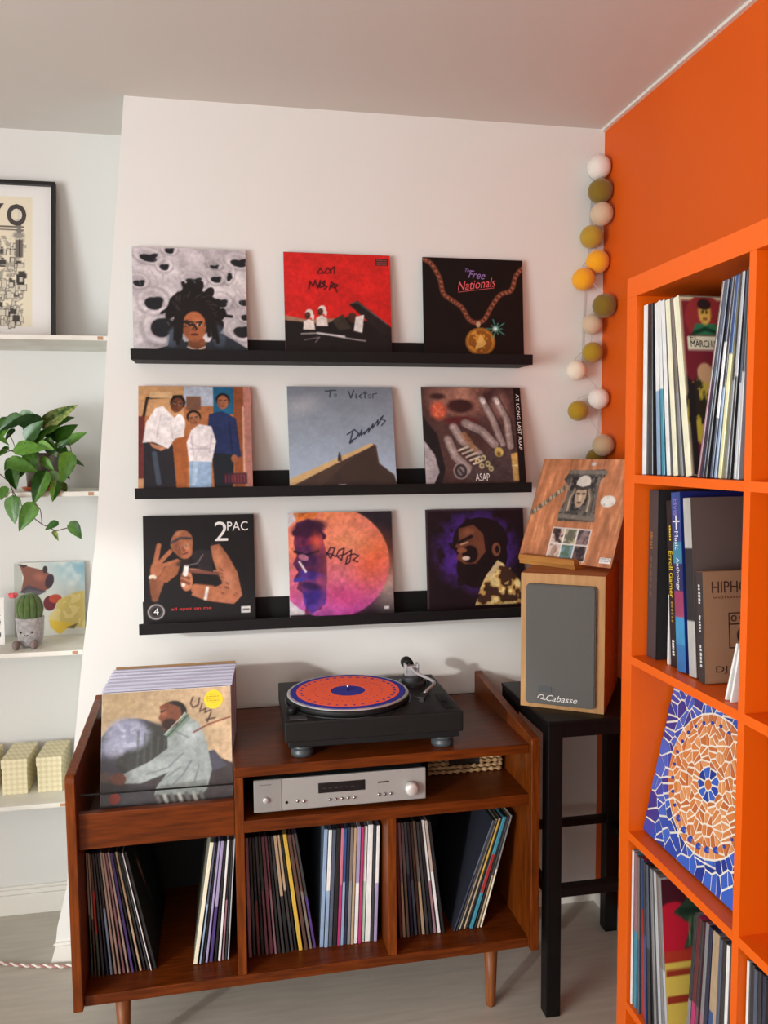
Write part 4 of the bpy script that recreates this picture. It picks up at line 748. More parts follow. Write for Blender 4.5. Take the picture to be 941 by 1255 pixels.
obj('cover_print', a.mesh('cover_print', .312, .309, GLOSS), None, K4[-1], (K4[-1].dimensions.x/2+.0006, .1575, .002), (0, 0, math.pi/2))
rows(*FK, L_('white*.7 charcoal*1.3 navy/slate charcoal slate/navy black charcoal/slate navy'), .356, .43, 0, -1, .012, KZ(4)+.0003, 'the cube at the lower right corner', 'records in the lower second-column cube', gloss=True, vj=.003)
# books
def book(lab, u, th, t, h, d, v, spine, cover, cat='book', name='book', gloss=.35):
    s = thing(name, lab, cat, kw(u, v, KZ(2)+.0004+abs(math.sin(R_(th)))*t/2), (0, R_(th), -math.pi/2))
    s.rotation_euler = (0, R_(th), -math.pi/2)
    obj('cover', merge(box(-t/2, -t/2+.0022, 0, d, 0, h, .0005), box(t/2-.0022, t/2, 0, d, 0, h, .0005), box(-t/2, t/2, 0, .0025, 0, h, .0008)), cover, s)
    obj('page_block', box(-t/2+.0022, t/2-.0022, .0025, d-.004, .003, h-.003), mat('book_pages', (214, 206, 186), .8), s)
    if spine is not None: obj('spine_print', box(-t/2+.0004, t/2-.0004, -.0006, .0004, .0005, h-.0005, .0002), spine, s)
    return s
def marks(s, z, ln, hh, m, x=0, n=6):
    rq = random.Random(int(z*1e4)); b = bmesh.new(); st = ln/n      # print too small to read in the photograph: short strokes
    for i in range(n):
        a0 = z+ln/2-st*i; box(x-hh/2, x+hh/2*rq.uniform(.3, 1), -.0011, -.0005, a0-st*rq.uniform(.5, .8), a0, bm=b)
    return obj('worn_print', b, m, s)
def vtext(s, txt, z, ln, hh, m, x=0): return text(txt, ln, hh, m, s, (x, -.0012, z), rot=(math.pi/2, math.pi/2, 0))
bkb = mat('matt_black_cover', (38, 36, 38), .45)
b1 = book('tall dark grey book with gilt spine lettering, leftmost in the second orange cube', .022, 0, .033, .322, .26, .030, mat('charcoal_spine', (62, 58, 60), .5), bkb); marks(b1, .225, .035, .008, mat('gilt_lettering', (150, 104, 56), .5), -.004); marks(b1, .155, .08, .005, mat('dull_gilt_lettering', (104, 84, 70), .5), -.004)
b2 = book('black book with yellow spine lettering in the second orange cube', .096, -5.2, .022, .305, .25, .035, mat('black_spine', (26, 26, 28), .4), bkb); vtext(b2, 'Erroll Garner', .170, .085, .012, yellow_ink); marks(b2, .245, .028, .005, yellow_ink); marks(b2, .035, .03, .007, white_ink); marks(b2, .10, .04, .007, mat('ochre_lettering', (150, 120, 50), .5))
b3 = book('blue glossy anthology book with pink flash on its spine', .129, -5.8, .029, .322, .27, .030, spine_mat([(30, 110, 170), (44, 140, 190), (150, 50, 90), (26, 40, 90), (40, 130, 160), (28, 60, 130), (30, 70, 140)], 5, True), mat('blue_book_cover', (22, 40, 110), .35)); vtext(b3, 'Elvis', .295, .03, .014, lilac_ink); vtext(b3, 'Music', .235, .033, .012, white_ink); vtext(b3, 'Anthology', .175, .058, .013, white_ink); obj('spine_star', merge(box(-.011, .011, -.0012, -.0005, .268, .2705), box(-.0015, .0015, -.0012, -.0005, .255, .280)), white_ink, b3)
b4 = book('large silver and black book with plain brown-grey cover beside the blue one', .162, -5.8, .023, .314, .29, .032, spine_mat([(176, 174, 170), (176, 174, 170), (40, 38, 42), (40, 38, 42), (40, 38, 42), (176, 174, 170), (176, 174, 170)], 0, False), mat('brown_grey_cover', (92, 78, 74), .6))
b5 = book('small kraft-brown book about hip hop, rightmost upright in the second orange cube', .196, -5.0, .020, .190, .19, .028, mat('dark_brown_spine', (52, 44, 44), .55), mat('kraft_book_cover', (150, 112, 84), .7)); marks(b5, .15, .035, .006, grey_ink); marks(b5, .10, .03, .004, grey_ink); marks(b5, .045, .04, .005, grey_ink)
rt = (math.pi/2, 0, math.pi/2); FX = .0104
text('HIPHOPS', .092, .020, brown_ink, b5, (FX, .062, .163), rt); text('volume 1', .078, .0055, mat('rust_print_ink', (110, 60, 44), .5), b5, (FX, .056, .146), rt); text('DJ P', .042, .014, brown_ink, b5, (FX, .041, .022), rt)
def fx(y0, y1, z0, z1, m=brown_ink, nm='cover_drawing'): return obj(nm, box(.0100, FX, y0, y1, z0, z1), m, b5)
fx(.046, .110, .098, .1005); fx(.046, .048, .058, .118); fx(.108, .110, .058, .118); fx(.046, .110, .058, .060); fx(.046, .110, .117, .119)
for i in range(3): obj('cover_drawing', xf(lathe([(.0035, 0), (.0055, 0), (.0055, .0005), (.0035, .0005), (.0035, 0)], 16), (.0100, .056+.016*i, .109), (0, math.pi/2, 0)), brown_ink, b5)
obj('speaker_drawing', xf(lathe([(0, 0), (.017, 0), (.017, .0004), (0, .0004)], 28), (.0100, .078, .079), (0, math.pi/2, 0)), mat('dark_cover_disc', (50, 38, 34), .6), b5)
fx(.075, .090, .119, .128)
for i, (u, th, lab) in enumerate(((.286, 15, 'white booklet leaning at the right of the second orange cube, the left one'), (.299, 12, 'white booklet leaning at the right of the second orange cube, against the divider'))):
    o = obj('booklet', box(-.002, .002, 0, .15, 0, .100-.01*i, .0006), paper, None, kw(u, .012, KZ(2)+.0012), (0, R_(th), -math.pi/2)); tag(o, lab, 'booklet')
o = obj('folded_leaflet', merge(xf(box(-.0012, .0012, 0, .12, 0, .13, .0004), rot=(0, R_(-2), 0)), xf(box(-.001, .001, 0, .12, 0, .125, .0004), (.004, 0, 0), (0, R_(-4), 0))), paper, None, kw(.070, .036, KZ(2)+.0008), (0, R_(2), -math.pi/2)); tag(o, 'white folded leaflet between the dark grey and black books', 'leaflet')
# ------------------------------------------------------------------ mosaic panel
MW, MH = .322, .322
mo = thing('mosaic_panel', 'square blue and orange broken-tile mosaic panel in the middle orange cube', 'mosaic', kw(.0065+MW/2, .030, KZ(3)+.0034), (R_(-12), 0, -math.pi/2))
obj('board', box(-MW/2, MW/2, -.001, .014, 0, MH, .001), mat('blue_panel_edge', (34, 58, 160), .5), mo)
obj('grout', box(-MW/2+.002, MW/2-.002, -.003, -.001, .002, MH-.002, .0006), mat('white_grout', (230, 222, 206), .8, bump=.2, bscale=200), mo)
rg = random.Random(11); cx, cz, RR = .004, .160, .122
def clip(poly, px, pz, nx, nz):
    out = []
    for i in range(len(poly)):
        a, b = poly[i], poly[(i+1) % len(poly)]; da = (a[0]-px)*nx+(a[1]-pz)*nz; db = (b[0]-px)*nx+(b[1]-pz)*nz
        if da <= 0: out.append(a)
        if da*db < 0: t = da/(da-db); out.append((a[0]+(b[0]-a[0])*t, a[1]+(b[1]-a[1])*t))
    return out
seeds = []
def ring(r, n, kind, j=.25):
    o_ = rg.random()*6
    for i in range(n):
        t = o_+2*math.pi*(i+rg.uniform(-j, j))/n; rr = r+rg.uniform(-.1, .1)*.012; seeds.append((cx+rr*math.cos(t), cz+rr*math.sin(t), kind))
seeds.append((cx, cz, 'o')); ring(.020, 9, 'b', .12)
ring(.039, 11, 'o'); ring(.057, 15, 'o'); ring(.077, 19, 'o'); ring(.095, 22, 'o')
for i in range(26):
    t = 2*math.pi*(i+rg.uniform(-.2, .2))/26; 
    for rr, kd in ((RR-.008, 'o'), (RR+.008, 'b')): seeds.append((cx+rr*math.cos(t), cz+rr*math.sin(t), kd))
for i in range(900):
    x, z = rg.uniform(-.15, .15), rg.uniform(.01, .31)
    if math.hypot(x-cx, z-cz) > RR+.018 and min(math.hypot(x-s[0], z-s[1]) for s in seeds) > .0165: seeds.append((x, z, 'b'))
tm = {'o': [mat('orange_tile_a', (206, 124, 62), .3, coat=.3), mat('orange_tile_b', (190, 104, 48), .3, coat=.3), mat('orange_tile_c', (218, 146, 88), .3, coat=.3)], 'b': [mat('blue_tile_a', (40, 70, 168), .25, coat=.3), mat('blue_tile_b', (58, 96, 190), .25, coat=.3), mat('blue_tile_c', (32, 52, 138), .25, coat=.3)]}
nt_ = 0
def tile(pl, kd, lift):
    global nt_
    b = bmesh.new(); A = [b.verts.new((x, -.0032-lift, z)) for x, z in pl]; B = [b.verts.new((x, -.0028, z)) for x, z in pl]
    b.faces.new(A); n = len(A)
    for q in range(n): b.faces.new((A[q], B[q], B[(q+1) % n], A[(q+1) % n]))
    bmesh.ops.recalc_face_normals(b, faces=b.faces); obj('tile', b, rg.choice(tm[kd]), mo); nt_ += 1
def shrink(pl, g=.0019):
    mx, mz = sum(p[0] for p in pl)/len(pl), sum(p[1] for p in pl)/len(pl); out = pl
    for i in range(len(pl)):
        a, b = pl[i], pl[(i+1) % len(pl)]; dx, dz = b[0]-a[0], b[1]-a[1]; l = math.hypot(dx, dz)
        if l < 1e-6: continue
        nx, nz = dz/l, -dx/l
        if (mx-a[0])*nx+(mz-a[1])*nz > 0: nx, nz = -nx, -nz
        out = clip(out, a[0]-nx*g, a[1]-nz*g, nx, nz)
        if len(out) < 3: return None
    return out
for i, (x, z, kd) in enumerate(seeds):
    pl = [(-MW/2+.001, .001), (MW/2-.001, .001), (MW/2-.001, MH-.001), (-MW/2+.001, MH-.001)]
    for j, (x2, z2, _) in enumerate(seeds):
        if i != j and math.hypot(x-x2, z-z2) < .12: pl = clip(pl, (x+x2)/2, (z+z2)/2, x2-x, z2-z)
        if len(pl) < 3: break
    if len(pl) < 3: continue
    mx, mz = sum(p[0] for p in pl)/len(pl), sum(p[1] for p in pl)/len(pl); parts = [pl]
    ar = abs(sum(p[0]*q[1]-q[0]*p[1] for p, q in zip(pl, pl[1:]+pl[:1])))/2
    if ar > .00022 and nt_ < 290 and i > 9:
        t = rg.uniform(0, math.pi); parts = [clip(pl, mx, mz, math.cos(t), math.sin(t)), clip(pl, mx, mz, -math.cos(t), -math.sin(t))]
    for q in parts:
        q = shrink(q) if len(q) > 2 else None
        if q: tile(q, kd, rg.uniform(.0012, .0024))
for k in range(22):                                   # round blue glass beads
    t = math.pi*.42+k*2*math.pi/27; rb = .0036+(.0028 if 11 < k < 18 else 0); r2 = .107
    o = obj('bead', xf(lathe([(0, .0036), (rb*.7, .003), (rb, 0)], 12), (cx+r2*math.cos(t), -.0042, cz+r2*math.sin(t)), (math.pi/2, 0, 0)), tm['b'][0], mo)
# ------------------------------------------------------------------ garland of cotton balls
gl = thing('cotton_ball_garland', 'garland of cream, mustard and olive cotton balls hanging in the corner', 'garland', (-.03, -.03, 2.40))
gc = {'cream': (236, 222, 200), 'white': (230, 222, 212), 'olive': (126, 100, 14), 'beige': (206, 180, 150), 'mustard': (176, 140, 34), 'yellow': (238, 164, 8), 'ochre': (168, 134, 18), 'taupe': (188, 160, 124)}
GB = [(734, 205.2, 'white', 13.3), (735.4, 232.8, 'olive', 14), (737.1, 259.6, 'beige', 13), (726.7, 285.9, 'mustard', 13.3), (732, 320.7, 'yellow', 13.5), (715.3, 341.6, 'yellow', 13.5), (740.3, 374.5, 'olive', 14), (725.5, 397.3, 'beige', 12.3), (725.9, 431.8, 'ochre', 12.3), (706.2, 454.1, 'cream', 12), (733.4, 488.4, 'white', 12.5), (708.3, 503.3, 'ochre', 12.5), (739, 545.7, 'taupe', 13.2), (733, 556, 'olive', 12)]
LG = {'white': 'off-white cotton ball', 'olive': 'dark olive cotton ball', 'beige': 'beige cotton ball', 'mustard': 'mustard cotton ball', 'yellow': 'bright yellow cotton ball', 'ochre': 'ochre-green cotton ball', 'cream': 'cream cotton ball', 'taupe': 'taupe cotton ball'}
cpts = [Vector((-.015, -.012, 2.40))]; prev = []
for x, y, c, r in GB:
    P = at(x, y, 'y', -.036)
    if P.x > -.036: P = at(x, y, 'x', -.036)
    if y == 556: P = P+Vector((0, .0, 0))
    rr = r*(P-Vector(CAM)).length/F_PX*.97
    for q, r0 in prev:
        if (q-P).length < r0+rr: 
            dd = (P-q); P = q+dd.normalized()*(r0+rr+.0005) if y != 545.7 else P
    prev.append((P, rr))
    b = bmesh.new(); bmesh.ops.create_icosphere(b, subdivisions=3, radius=rr)
    for v in b.verts: v.co *= 1+.012*math.sin(v.co.x*260+v.co.z*190)*math.cos(v.co.y*230)
    o = obj('cotton_ball', b, mat('cotton_'+c, gc[c], .9, bump=.35, bscale=170, stretch=(1, 1, 3), sheen=.3), gl, P-gl.location, label=LG[c]); smooth(o)
    cpts.append(P+Vector((0, .012, rr*.9)))
cpts.append(Vector((-.05, -.02, 1.40)))
o = obj('cord', tube(curve_pts([p-gl.location for p in cpts], 5), .0012, 6), mat('pale_grey_cable', (190, 184, 180), .6), gl)
P2 = [Vector(at(x, y, 'y', -.006)) for x, y in ((735, 188), (724, 250), (722, 300), (718, 345), (714, 400), (713, 450))]
obj('cord', tube(curve_pts([p-gl.location for p in P2], 5), .0010, 6), MATS['pale_grey_cable'], gl)
obj('cord', tube(curve_pts([at(x, y, 'y', -.008)-gl.location for x, y in ((737, 470), (736, 495), (731, 530), (728, 560))], 4), .0010, 6), MATS['pale_grey_cable'], gl)
obj('hook', box(-.004, .004, -.004, .004, -.006, .006, .001), chrome, gl, (.015, .024, .0))

# ------------------------------------------------------------------ framed city poster (topmost alcove shelf)
fw, fh = .500, .500
fr = thing('framed_poster', 'black-framed line-drawn city poster leaning on the topmost alcove shelf', 'poster', (-1.679-fw/2, .190, 1.8322), (R_(-10.4), 0, 0))
bl = mat('black_frame_paint', (24, 22, 22), .4)
for x0, x1, z0, z1 in ((-fw/2, fw/2, 0, .012), (-fw/2, fw/2, fh-.012, fh), (-fw/2, -fw/2+.012, .012, fh-.012), (fw/2-.012, fw/2, .012, fh-.012)): obj('frame_bar', box(x0, x1, -.02, 0, z0, z1, .001), bl, fr)
a = Art((228, 226, 222), 220, seed=9); a.rect(.12, .08, .88, .93, (226, 216, 192)); K = (70, 66, 62)
n = a.noise(60); m_ = ((a.U > .17) & (a.U < .835) & (a.V > .34) & (a.V < .92)); a.put(m_*(n > .56), (150, 144, 132), .8)
for i in range(330):
    x, y = .17+.64*a.rng.rand(), .36+.54*a.rng.rand(); w0, h0 = .01+.035*a.rng.rand(), .01+.05*a.rng.rand()
    c = (206, 200, 182) if a.rng.rand() > .25 else K; a.rect(x, y, x+w0, y+h0, K if a.rng.rand() > .3 else (120, 114, 106)); a.rect(x+.003, y+.003, x+w0-.003, y+h0-.003, c)
a.rect(.17, .275, .83, .285, K); a.rect(.17, .295, .83, .303, K)
a.U = a.U-.024; a.rect(.755, .30, .80, .48, (110, 104, 98)); a.ell(.775, .335, .04, .03, (196, 190, 176)); a.ell(.775, .335, .03, .02, (150, 144, 134)); a.rect(.765, .25, .79, .32, (120, 116, 110)); a.rect(.77, .16, .785, .25, (206, 202, 192)); a.ell(.777, .245, .03, .018, (196, 190, 178)); a.rect(.775, .36, .785, .48, (60, 56, 54)); a.rect(.58, .5, .7, .53, K); a.rect(.77, .6, .81, .66, (60, 56, 54)); a.rect(.78, .61, .8, .64, (196, 190, 178))
obj('poster_print', a.mesh('poster_print', fw-.022, fh-.022, printmat('poster_print', .35), -.008), None, fr, (0, 0, .011))
for i, ch in enumerate('TOKYO'): text(ch, .056, .070, mat('dark_grey_poster_ink', (66, 62, 60), .5), fr, (-fw/2+.011+(fw-.022)*(.251+.134*i), -.0088, .011+(fh-.022)*(1-.20)), bold=.035)
obj('backing', box(-fw/2+.006, fw/2-.006, -.0075, -.001, .006, fh-.006), mat('brown_hardboard', (120, 92, 66), .8), fr)
# ------------------------------------------------------------------ trailing plant
pl = thing('potted_plant', 'trailing green pothos in a metal pot on an alcove shelf', 'plant', (-1.722, .150, 1.3863))
o = obj('saucer', lathe([(0, 0), (.052, 0), (.062, .010), (.060, .011), (.050, .003), (0, .003)], 36), mat('copper_saucer', (186, 92, 48), .35, metal=.5), pl); smooth(o)
o = obj('pot', lathe([(0, .0035), (.045, .0035), (.052, .10), (.0555, .112), (.053, .112), (.048, .098), (0, .096)], 36), mat('brushed_pot_metal', (150, 146, 140), .28, metal=.85, noise=3, col2=(70, 52, 42)), pl); smooth(o)
obj('soil', lathe([(0, .1), (.047, .099), (.0475, .097), (0, .097)], 20), mat('dark_soil', (44, 32, 24), .95), pl)
def leafmesh(wr, curl, fold):
    b = bmesh.new(); n = 9; R = []
    for i in range(n+1):
        t = i/n; hw = .86*wr*math.sin(math.pi*min(1, t**.62))**.8*(1-.25*t); hw = max(hw, 0.001)
        z = curl*(t*t); back = -.10*math.sin(math.pi*max(0, 1-t*4))*0
        R.append([b.verts.new((s*hw, t+(-.07*abs(s)*(1-t*2) if t < .5 else 0), z+fold*abs(s)*hw)) for s in (-1, -.5, 0, .5, 1)])
    for A, B in zip(R, R[1:]):
        for k in range(4): b.faces.new((A[k], A[k+1], B[k+1], B[k]))
    bmesh.ops.solidify(b, geom=b.faces[:], thickness=.008)
    me = D.meshes.new('leaf'); bmesh.ops.recalc_face_normals(b, faces=b.faces); b.to_mesh(me); b.free()
    for p in me.polygons: p.use_smooth = True
    return me
LMk = [leafmesh(.34, -.18, .22), leafmesh(.40, -.10, .15), leafmesh(.27, -.25, .3)]
def leafmat(nm, c1, c2):
    return mat(nm, c1, .33, noise=5, col2=c2, coat=.25, detail=4)
LMm = [leafmat('leaf_mid_green', (74, 126, 40), (98, 150, 50)), leafmat('leaf_dark_green', (48, 96, 40), (70, 120, 48)), leafmat('leaf_bright_green', (110, 164, 56), (84, 138, 46)), mat('leaf_variegated', (62, 110, 46), .35, noise=9, col2=(168, 180, 96), coat=.2)]
LV = {}
LEAVES = [((310, 310), (525, 145), .11, 3, 2), ((305, 300), (510, 240), .14, 1, 2), ((300, 290), (90, 262), .07, 1, 1), ((150, 235), (-10, 330), .08, 1, 0), ((405, 400), (545, 295), .10, 0, 1), ((480, 430), (608, 345), .08, 0, 0),
 ((190, 400), (300, 270), .05, 1, 1), ((230, 440), (330, 330), .06, 0, 1), ((330, 400), (400, 520), .07, 0, 0), ((400, 440), (498, 520), .09, 0, 1), ((500, 500), (450, 710), .03, 2, 0), ((110, 470), (315, 462), .02, 2, 1),
 ((90, 540), (30, 620), .04, 0, 1), ((60, 560), (262, 622), .015, 0, 0), ((80, 610), (110, 760), .02, 0, 1), ((330, 640), (225, 858), .01, 2, 0), ((410, 705), (378, 845), .02, 2, 0), ((515, 555), (598, 577), .06, 1, 2),
 ((95, 815), (98, 1005), .0, 0, 1), ((245, 865), (135, 1055), .0, 2, 0), ((415, 998), (325, 1050), -.01, 1, 1), ((512, 1000), (580, 1115), -.02, 2, 1), ((385, 1065), (418, 1122), -.01, 3, 2), ((40, 745), (5, 835), .03, 0, 1), ((-10, 385), (60, 432), .04, 2, 2),
 ((460, 715), (472, 808), .05, 3, 2), ((60, 250), (-40, 420), .1, 0, 0), ((330, 330), (420, 420), .12, 1, 1), ((260, 520), (180, 430), .03, 1, 1), ((380, 500), (300, 400), .06, 1, 0), ((140, 230), (310, 300), .12, 0, 1), ((200, 500), (260, 640), .03, 0, 1), ((-20, 300), (-90, 420), .1, 0, 1), ((-30, 500), (-110, 600), .08, 2, 0), ((280, 330), (200, 250), .10, 1, 1), ((330, 350), (420, 300), .09, 2, 0), ((400, 370), (350, 290), .12, 0, 1), ((250, 380), (160, 300), .08, 2, 1), ((420, 460), (500, 400), .05, 1, 2), ((300, 540), (380, 620), .05, 2, 0), ((180, 560), (120, 690), .04, 1, 1), ((440, 600), (500, 680), .05, 0, 0), ((60, 460), (-20, 520), .05, 2, 0), ((100, 330), (30, 400), .09, 1, 2), ((280, 430), (380, 470), .03, 2, 0), ((360, 640), (440, 740), .04, 0, 1)]
PXY = lambda q, y: at(q[0]/5.88, 470+q[1]/5.88, 'y', y)
rl = random.Random(3); base0 = Vector((0, 0, .10))
for (b0, t0, yy, mi, sh) in LEAVES:
    A = PXY(b0, yy+.004); B = PXY(t0, yy-.004-rl.uniform(0, .012)); d = (B-A); ln = d.length; d.normalize()
    nrm = (Vector((rl.uniform(-.35, .35), -1, rl.uniform(.1, .8)))); xax = d.cross(nrm).normalized(); zax = xax.cross(d).normalized()
    key = (sh, mi)
    if key not in LV: me = LMk[sh].copy(); me.materials.append(LMm[mi]); LV[key] = me
    o = D.objects.new('leaf', LV[key]); COL.objects.link(o); o.parent = pl
    M = Matrix((xax, d, zax)).transposed().to_4x4(); o.matrix_local = Matrix.Translation(A-pl.location) @ M @ Matrix.Scale(ln*1.04, 4)
stm = mat('brown_vine_stem', (84, 66, 52), .6)
for pts, r in (([(200, 500, .1), (120, 470, .07), (85, 400, .07), (50, 355, .08)], .0012), ([(-30, 482, .06), (40, 478, .05), (95, 490, .05), (200, 540, .09)], .0017), ([(0, 520, .05), (60, 490, .05), (100, 480, .06)], .0012), ([(-20, 640, .04), (60, 705, .02), (90, 770, .012), (150, 870, .005), (210, 940, 0), (300, 1012, 0), (345, 1032, -.005), (400, 1060, -.01), (450, 1050, -.01), (510, 1035, -.015)], .0015),
               ([(245, 868, 0), (285, 900, 0), (298, 960, 0), (302, 1010, 0)], .0013), ([(320, 520, .1), (360, 600, .07), (400, 690, .06), (430, 760, .05)], .0015), ([(330, 560, .09), (350, 660, .06), (410, 715, .03)], .0015), ([(300, 480, .1), (310, 380, .11), (312, 305, .11)], .0015), ([(340, 480, .1), (420, 420, .1), (480, 430, .08)], .0013), ([(350, 520, .1), (480, 440, .08), (512, 480, .06), (505, 530, .05)], .0013), ([(90, 770, .015), (95, 815, .003)], .0013), ([(385, 1060, -.01), (385, 1068, -.01)], .001)):
    smooth(obj('stem', tube(curve_pts([PXY((x, y), z)-pl.location for x, y, z in pts], 5), r, 6), stm, pl))
# ------------------------------------------------------------------ plush cactus
ck = thing('plush_cactus', 'plush toy cactus with green ribs and a smiling grey pot', 'toy', (-1.768, .115, .9213)); ck.scale = (.9, .9, .9)
knit = mat('grey_knit_plush', (176, 172, 170), .95, noise=90, col2=(146, 142, 142), bump=.5, bscale=260, sheen=.5)
o = obj('pot_body', lathe([(0, .004), (.030, .004), (.037, .012), (.042, .05), (.0445, .088), (.0455, .095), (.042, .099), (.036, .096), (0, .094)], 32), knit, ck); smooth(o)
b = bmesh.new(); nr, nz = 96, 18; Rr = []
for j in range(nz+1):
    t = j/nz; z = .090+.088*t; pr = .043*math.sqrt(max(0, 1-((t-.36)/.66)**2)) if t > .36 else .043*(.80+.20*t/.36)
    Rr.append([b.verts.new((pr*(1+.09*abs(math.cos(6*math.pi*2*i/nr/1))-.05)*math.cos(2*math.pi*i/nr), pr*(1+.09*abs(math.cos(6*math.pi*2*i/nr))-.05)*math.sin(2*math.pi*i/nr), z)) for i in range(nr)])
for A, B in zip(Rr, Rr[1:]):
    for i in range(nr): b.faces.new((A[i], A[(i+1) % nr], B[(i+1) % nr], B[i]))
b.faces.new(Rr[-1])
o = obj('cactus_body', b, mat('green_plush', (88, 112, 52), .9, noise=40, col2=(70, 94, 44), bump=.4, bscale=300, sheen=.4), ck); smooth(o)
gl_ = mat('dark_green_stitch', (44, 62, 32), .9)
for k in range(12):
    t = 2*math.pi*(k+.5)/12; pts = []
    for j in range(2, nz): v = Rr and None; tt_ = j/nz; z = .090+.088*tt_; pr = (.043*math.sqrt(max(0, 1-((tt_-.36)/.66)**2)) if tt_ > .36 else .043*(.80+.20*tt_/.36))*.955; pts.append((pr*math.cos(t), pr*math.sin(t), z))
    obj('rib_seam', tube(pts, .0012, 5), gl_, ck)
b = bmesh.new()
for k in range(5): merge(b, xf(lathe([(0, -.008), (.006, -.004), (.007, .004), (.004, .010), (0, .012)], 10), (.007*math.cos(k*1.256), .007*math.sin(k*1.256), 0), (.5*math.sin(k), .5*math.cos(k), 0)))
o = obj('flower', b, mat('pink_felt', (226, 92, 100), .9, sheen=.4), ck, (-.047, -.012, .172)); smooth(o)
for x in (-.034, .022):
    bb = bmesh.new(); bmesh.ops.create_uvsphere(bb, u_segments=18, v_segments=12, radius=1); xf(bb, (0, 0, 0), (0, 0, 0), (.0125, .018, .015)); o = obj('foot', bb, mat('brown_grey_cord', (128, 112, 108), .95, bump=.5, bscale=200), ck, (x, -.050, .0152)); smooth(o)
    o = obj('leg', tube([(x*.8, -.034, .018), (x, -.046, .016)], .006, 8), MATS['brown_grey_cord'], ck); smooth(o)
for x in (-.021, .014):
    bb = bmesh.new(); bmesh.ops.create_uvsphere(bb, u_segments=12, v_segments=8, radius=.0036); o = obj('eye', bb, mat('glossy_black_bead', (16, 14, 14), .15), ck, (x, -.0385, .054)); smooth(o)
obj('smile', tube([(-.009, -.0425, .046), (-.0035, -.0432, .042), (.0025, -.0425, .046)], .0008, 5), MATS['glossy_black_bead'], ck)
# ------------------------------------------------------------------ photo print behind the cactus
a = Art((206, 206, 196), 110, asp=1.1, seed=5); n = a.noise(5); a.put(np.clip(a.U*1.4-.4, 0, 1)*np.clip(1.2-a.V*2.2, 0, 1), (110, 156, 176), .9); a.put(np.clip((n-.5)*4, 0, 1)*(a.V < .5), (214, 216, 206), .8); a.rect(0, 0, .12, 1, (166, 170, 160), .7)
a.poly([(.08, .02), (.2, .05), (.46, .12), (.54, .2), (.5, .36), (.4, .4), (.2, .36), (.1, .4), (.14, .2)], (128, 78, 66)); a.ell(.36, .2, .12, .08, (166, 104, 84), .3, .8, soft=.8); a.ell(.5, .26, .06, .1, (60, 44, 52), .3); a.ell(.44, .1, .035, .05, (52, 44, 44)); a.poly([(.05, .02), (.2, .03), (.14, .07)], (60, 50, 50)); a.poly([(.08, .4), (.2, .3), (.46, .4), (.3, .46)], (70, 66, 80), .8)
a.ell(.5, .56, .09, .1, (108, 44, 52)); a.ell(.58, .5, .09, .06, (182, 76, 54)); a.poly([(.62, .52), (.86, .42), (1, .4), (1, .92), (.9, .9), (.72, .92), (.64, .98), (.5, .88), (.48, .74), (.58, .64)], (206, 186, 110)); n2 = a.noise(12); a.put(a.mpoly([(.62, .52), (.86, .42), (1, .4), (1, .92), (.9, .9), (.72, .92), (.64, .98), (.5, .88), (.48, .74), (.58, .64)])*(n2 > .55), (226, 208, 140), .8); a.poly([(.5, .78), (.68, .82), (.84, .84), (.7, .94), (.64, .99), (.52, .9)], (226, 190, 66), .9); a.poly([(.72, .9), (.9, .84), (.84, .92)], (126, 110, 70))
sleeve('small photo print of sky and yellow cloth behind the cactus toy', a, (-1.742, .250, .9213), (R_(-7), 0, 0), (230, 228, 220), name='photo_print', t=.002, w_=.212, h_=.232, cat='picture')
a = Art((232, 230, 224), 60, asp=1.3); a.ell(.78, .78, .12, .10, (50, 48, 48)); a.ell(.78, .78, .09, .075, (226, 220, 212)); a.ell(.78, .78, .05, .04, (150, 120, 110)); a.ell(.8, .52, .09, .1, (36, 34, 34)); a.ell(.74, .56, .08, .08, (240, 236, 230)); a.poly([(.5, .3), (.8, .32), (.9, .38), (.6, .42)], (90, 84, 84)); a.ell(.3, .78, .12, .1, (50, 48, 48)); a.ell(.3, .78, .09, .075, (226, 220, 212))
sleeve('small white card with a drawn wheel at the left end of the cactus shelf', a, (-1.905, .150, .9213), (R_(-5), 0, 0), (230, 228, 220), name='greeting_card', t=.001, w_=.11, h_=.142, cat='card')
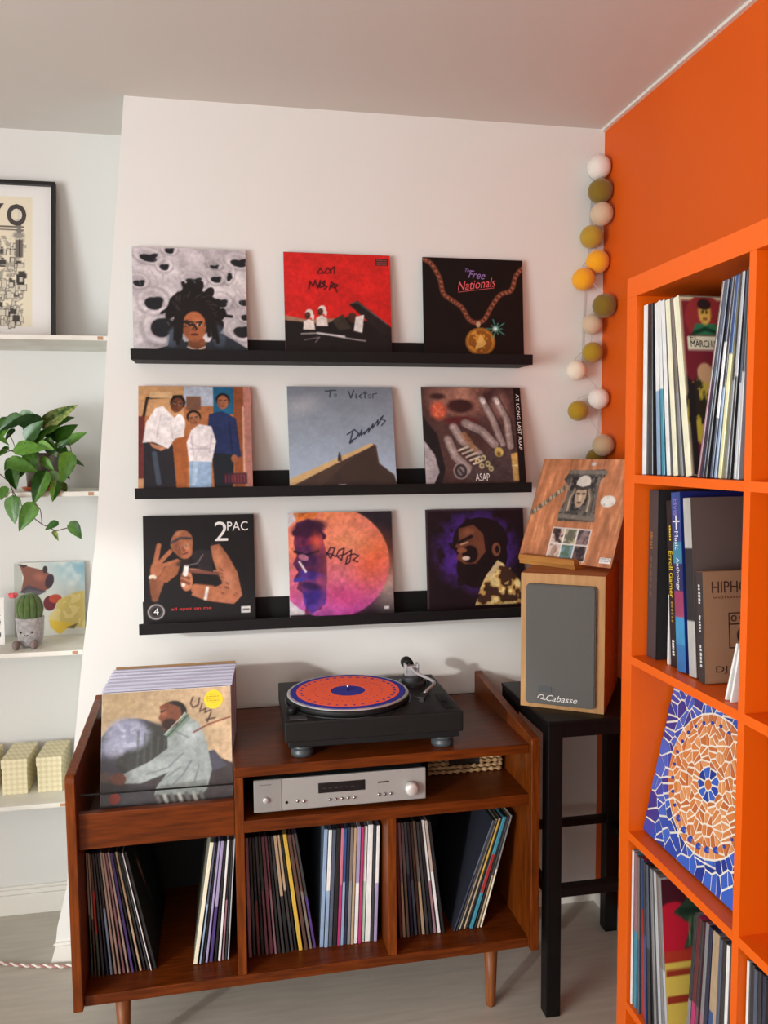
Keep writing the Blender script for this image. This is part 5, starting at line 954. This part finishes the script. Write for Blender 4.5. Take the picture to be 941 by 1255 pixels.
# ------------------------------------------------------------------ cream boxes
def boxmat():
    m = D.materials.new('cream_trellis_paper'); m.use_nodes = True; nt = m.node_tree; N = nt.nodes; L = nt.links; b = N['Principled BSDF']
    tc = N.new('ShaderNodeTexCoord'); mp = N.new('ShaderNodeMapping'); mp.inputs['Rotation'].default_value = (R_(45), R_(0), R_(45)); mp.inputs['Scale'].default_value = (1, 1, 1); L.new(tc.outputs['Object'], mp.inputs[0])
    c = N.new('ShaderNodeTexChecker'); c.inputs['Scale'].default_value = 62; c.inputs['Color1'].default_value = (*lin((232, 222, 186)), 1); c.inputs['Color2'].default_value = (*lin((218, 206, 164)), 1)
    sx = N.new('ShaderNodeSeparateXYZ'); L.new(tc.outputs['Object'], sx.inputs[0])
    def m_(op, a_, b_):
        n = N.new('ShaderNodeMath'); n.operation = op
        for i, q in enumerate((a_, b_)):
            if isinstance(q, (int, float)): n.inputs[i].default_value = q
            else: L.new(q, n.inputs[i])
        return n.outputs[0]
    d1 = m_('ADD', sx.outputs['X'], sx.outputs['Z']); d2 = m_('SUBTRACT', sx.outputs['X'], sx.outputs['Z']); d1 = m_('ADD', d1, m_('MULTIPLY', sx.outputs['Y'], 1)); cb = N.new('ShaderNodeCombineXYZ'); L.new(d1, cb.inputs[0]); L.new(d2, cb.inputs[1]); cb.inputs[2].default_value = .003
    L.new(cb.outputs[0], c.inputs[0]); L.new(c.outputs[0], b.inputs['Base Color']); b.inputs['Roughness'].default_value = .7; return m
bxm = boxmat()
def gift(x0, x1, y0, y1, lab):
    s = thing('storage_box', lab, 'box', ((x0+x1)/2, y0, .4663), group='cream boxes on the lowest alcove shelf'); w2 = (x1-x0)/2
    obj('box_body', box(-w2+.002, w2-.002, .002, y1-y0-.002, 0, .10, .001), bxm, s); obj('lid', box(-w2, w2, 0, y1-y0, .082, .109, .0015), bxm, s)
gift(-1.868, -1.793, .115, .262, 'cream trellis-patterned lidded box, left of the one beside the cabinet')
gift(-1.768, -1.694, .115, .262, 'cream trellis-patterned lidded box closest to the chimney breast')
gift(-1.975, -1.898, .135, .262, 'cream lidded box cut off by the left edge of the view')
# ------------------------------------------------------------------ twisted flex on the floor
cf = thing('fabric_cable', 'twisted pink and white fabric cable lying on the floor left of the cabinet', 'cable', (-1.9, -.02, .0))
base = [at(x, y, 'z', .004) for x, y in ((-60, 1176), (0, 1181), (30, 1184), (60, 1184.5), (87, 1184))]
base += [Vector((-1.45, -.045, .004)), Vector((-1.2, -.06, .004))]
C = curve_pts(base, 60)
for ph, m in ((0, mat('dusty_pink_flex', (176, 128, 118), .8)), (math.pi, mat('white_flex', (232, 226, 218), .8))):
    pts = []; s_ = 0
    for i, p in enumerate(C):
        if i: s_ += (C[i]-C[i-1]).length
        t = s_*2*math.pi/.034+ph; pts.append(p+Vector((0, .0026*math.cos(t), .0026*math.sin(t)+.0016))-cf.location)
    smooth(obj('strand', tube(pts, .0028, 6), m, cf))
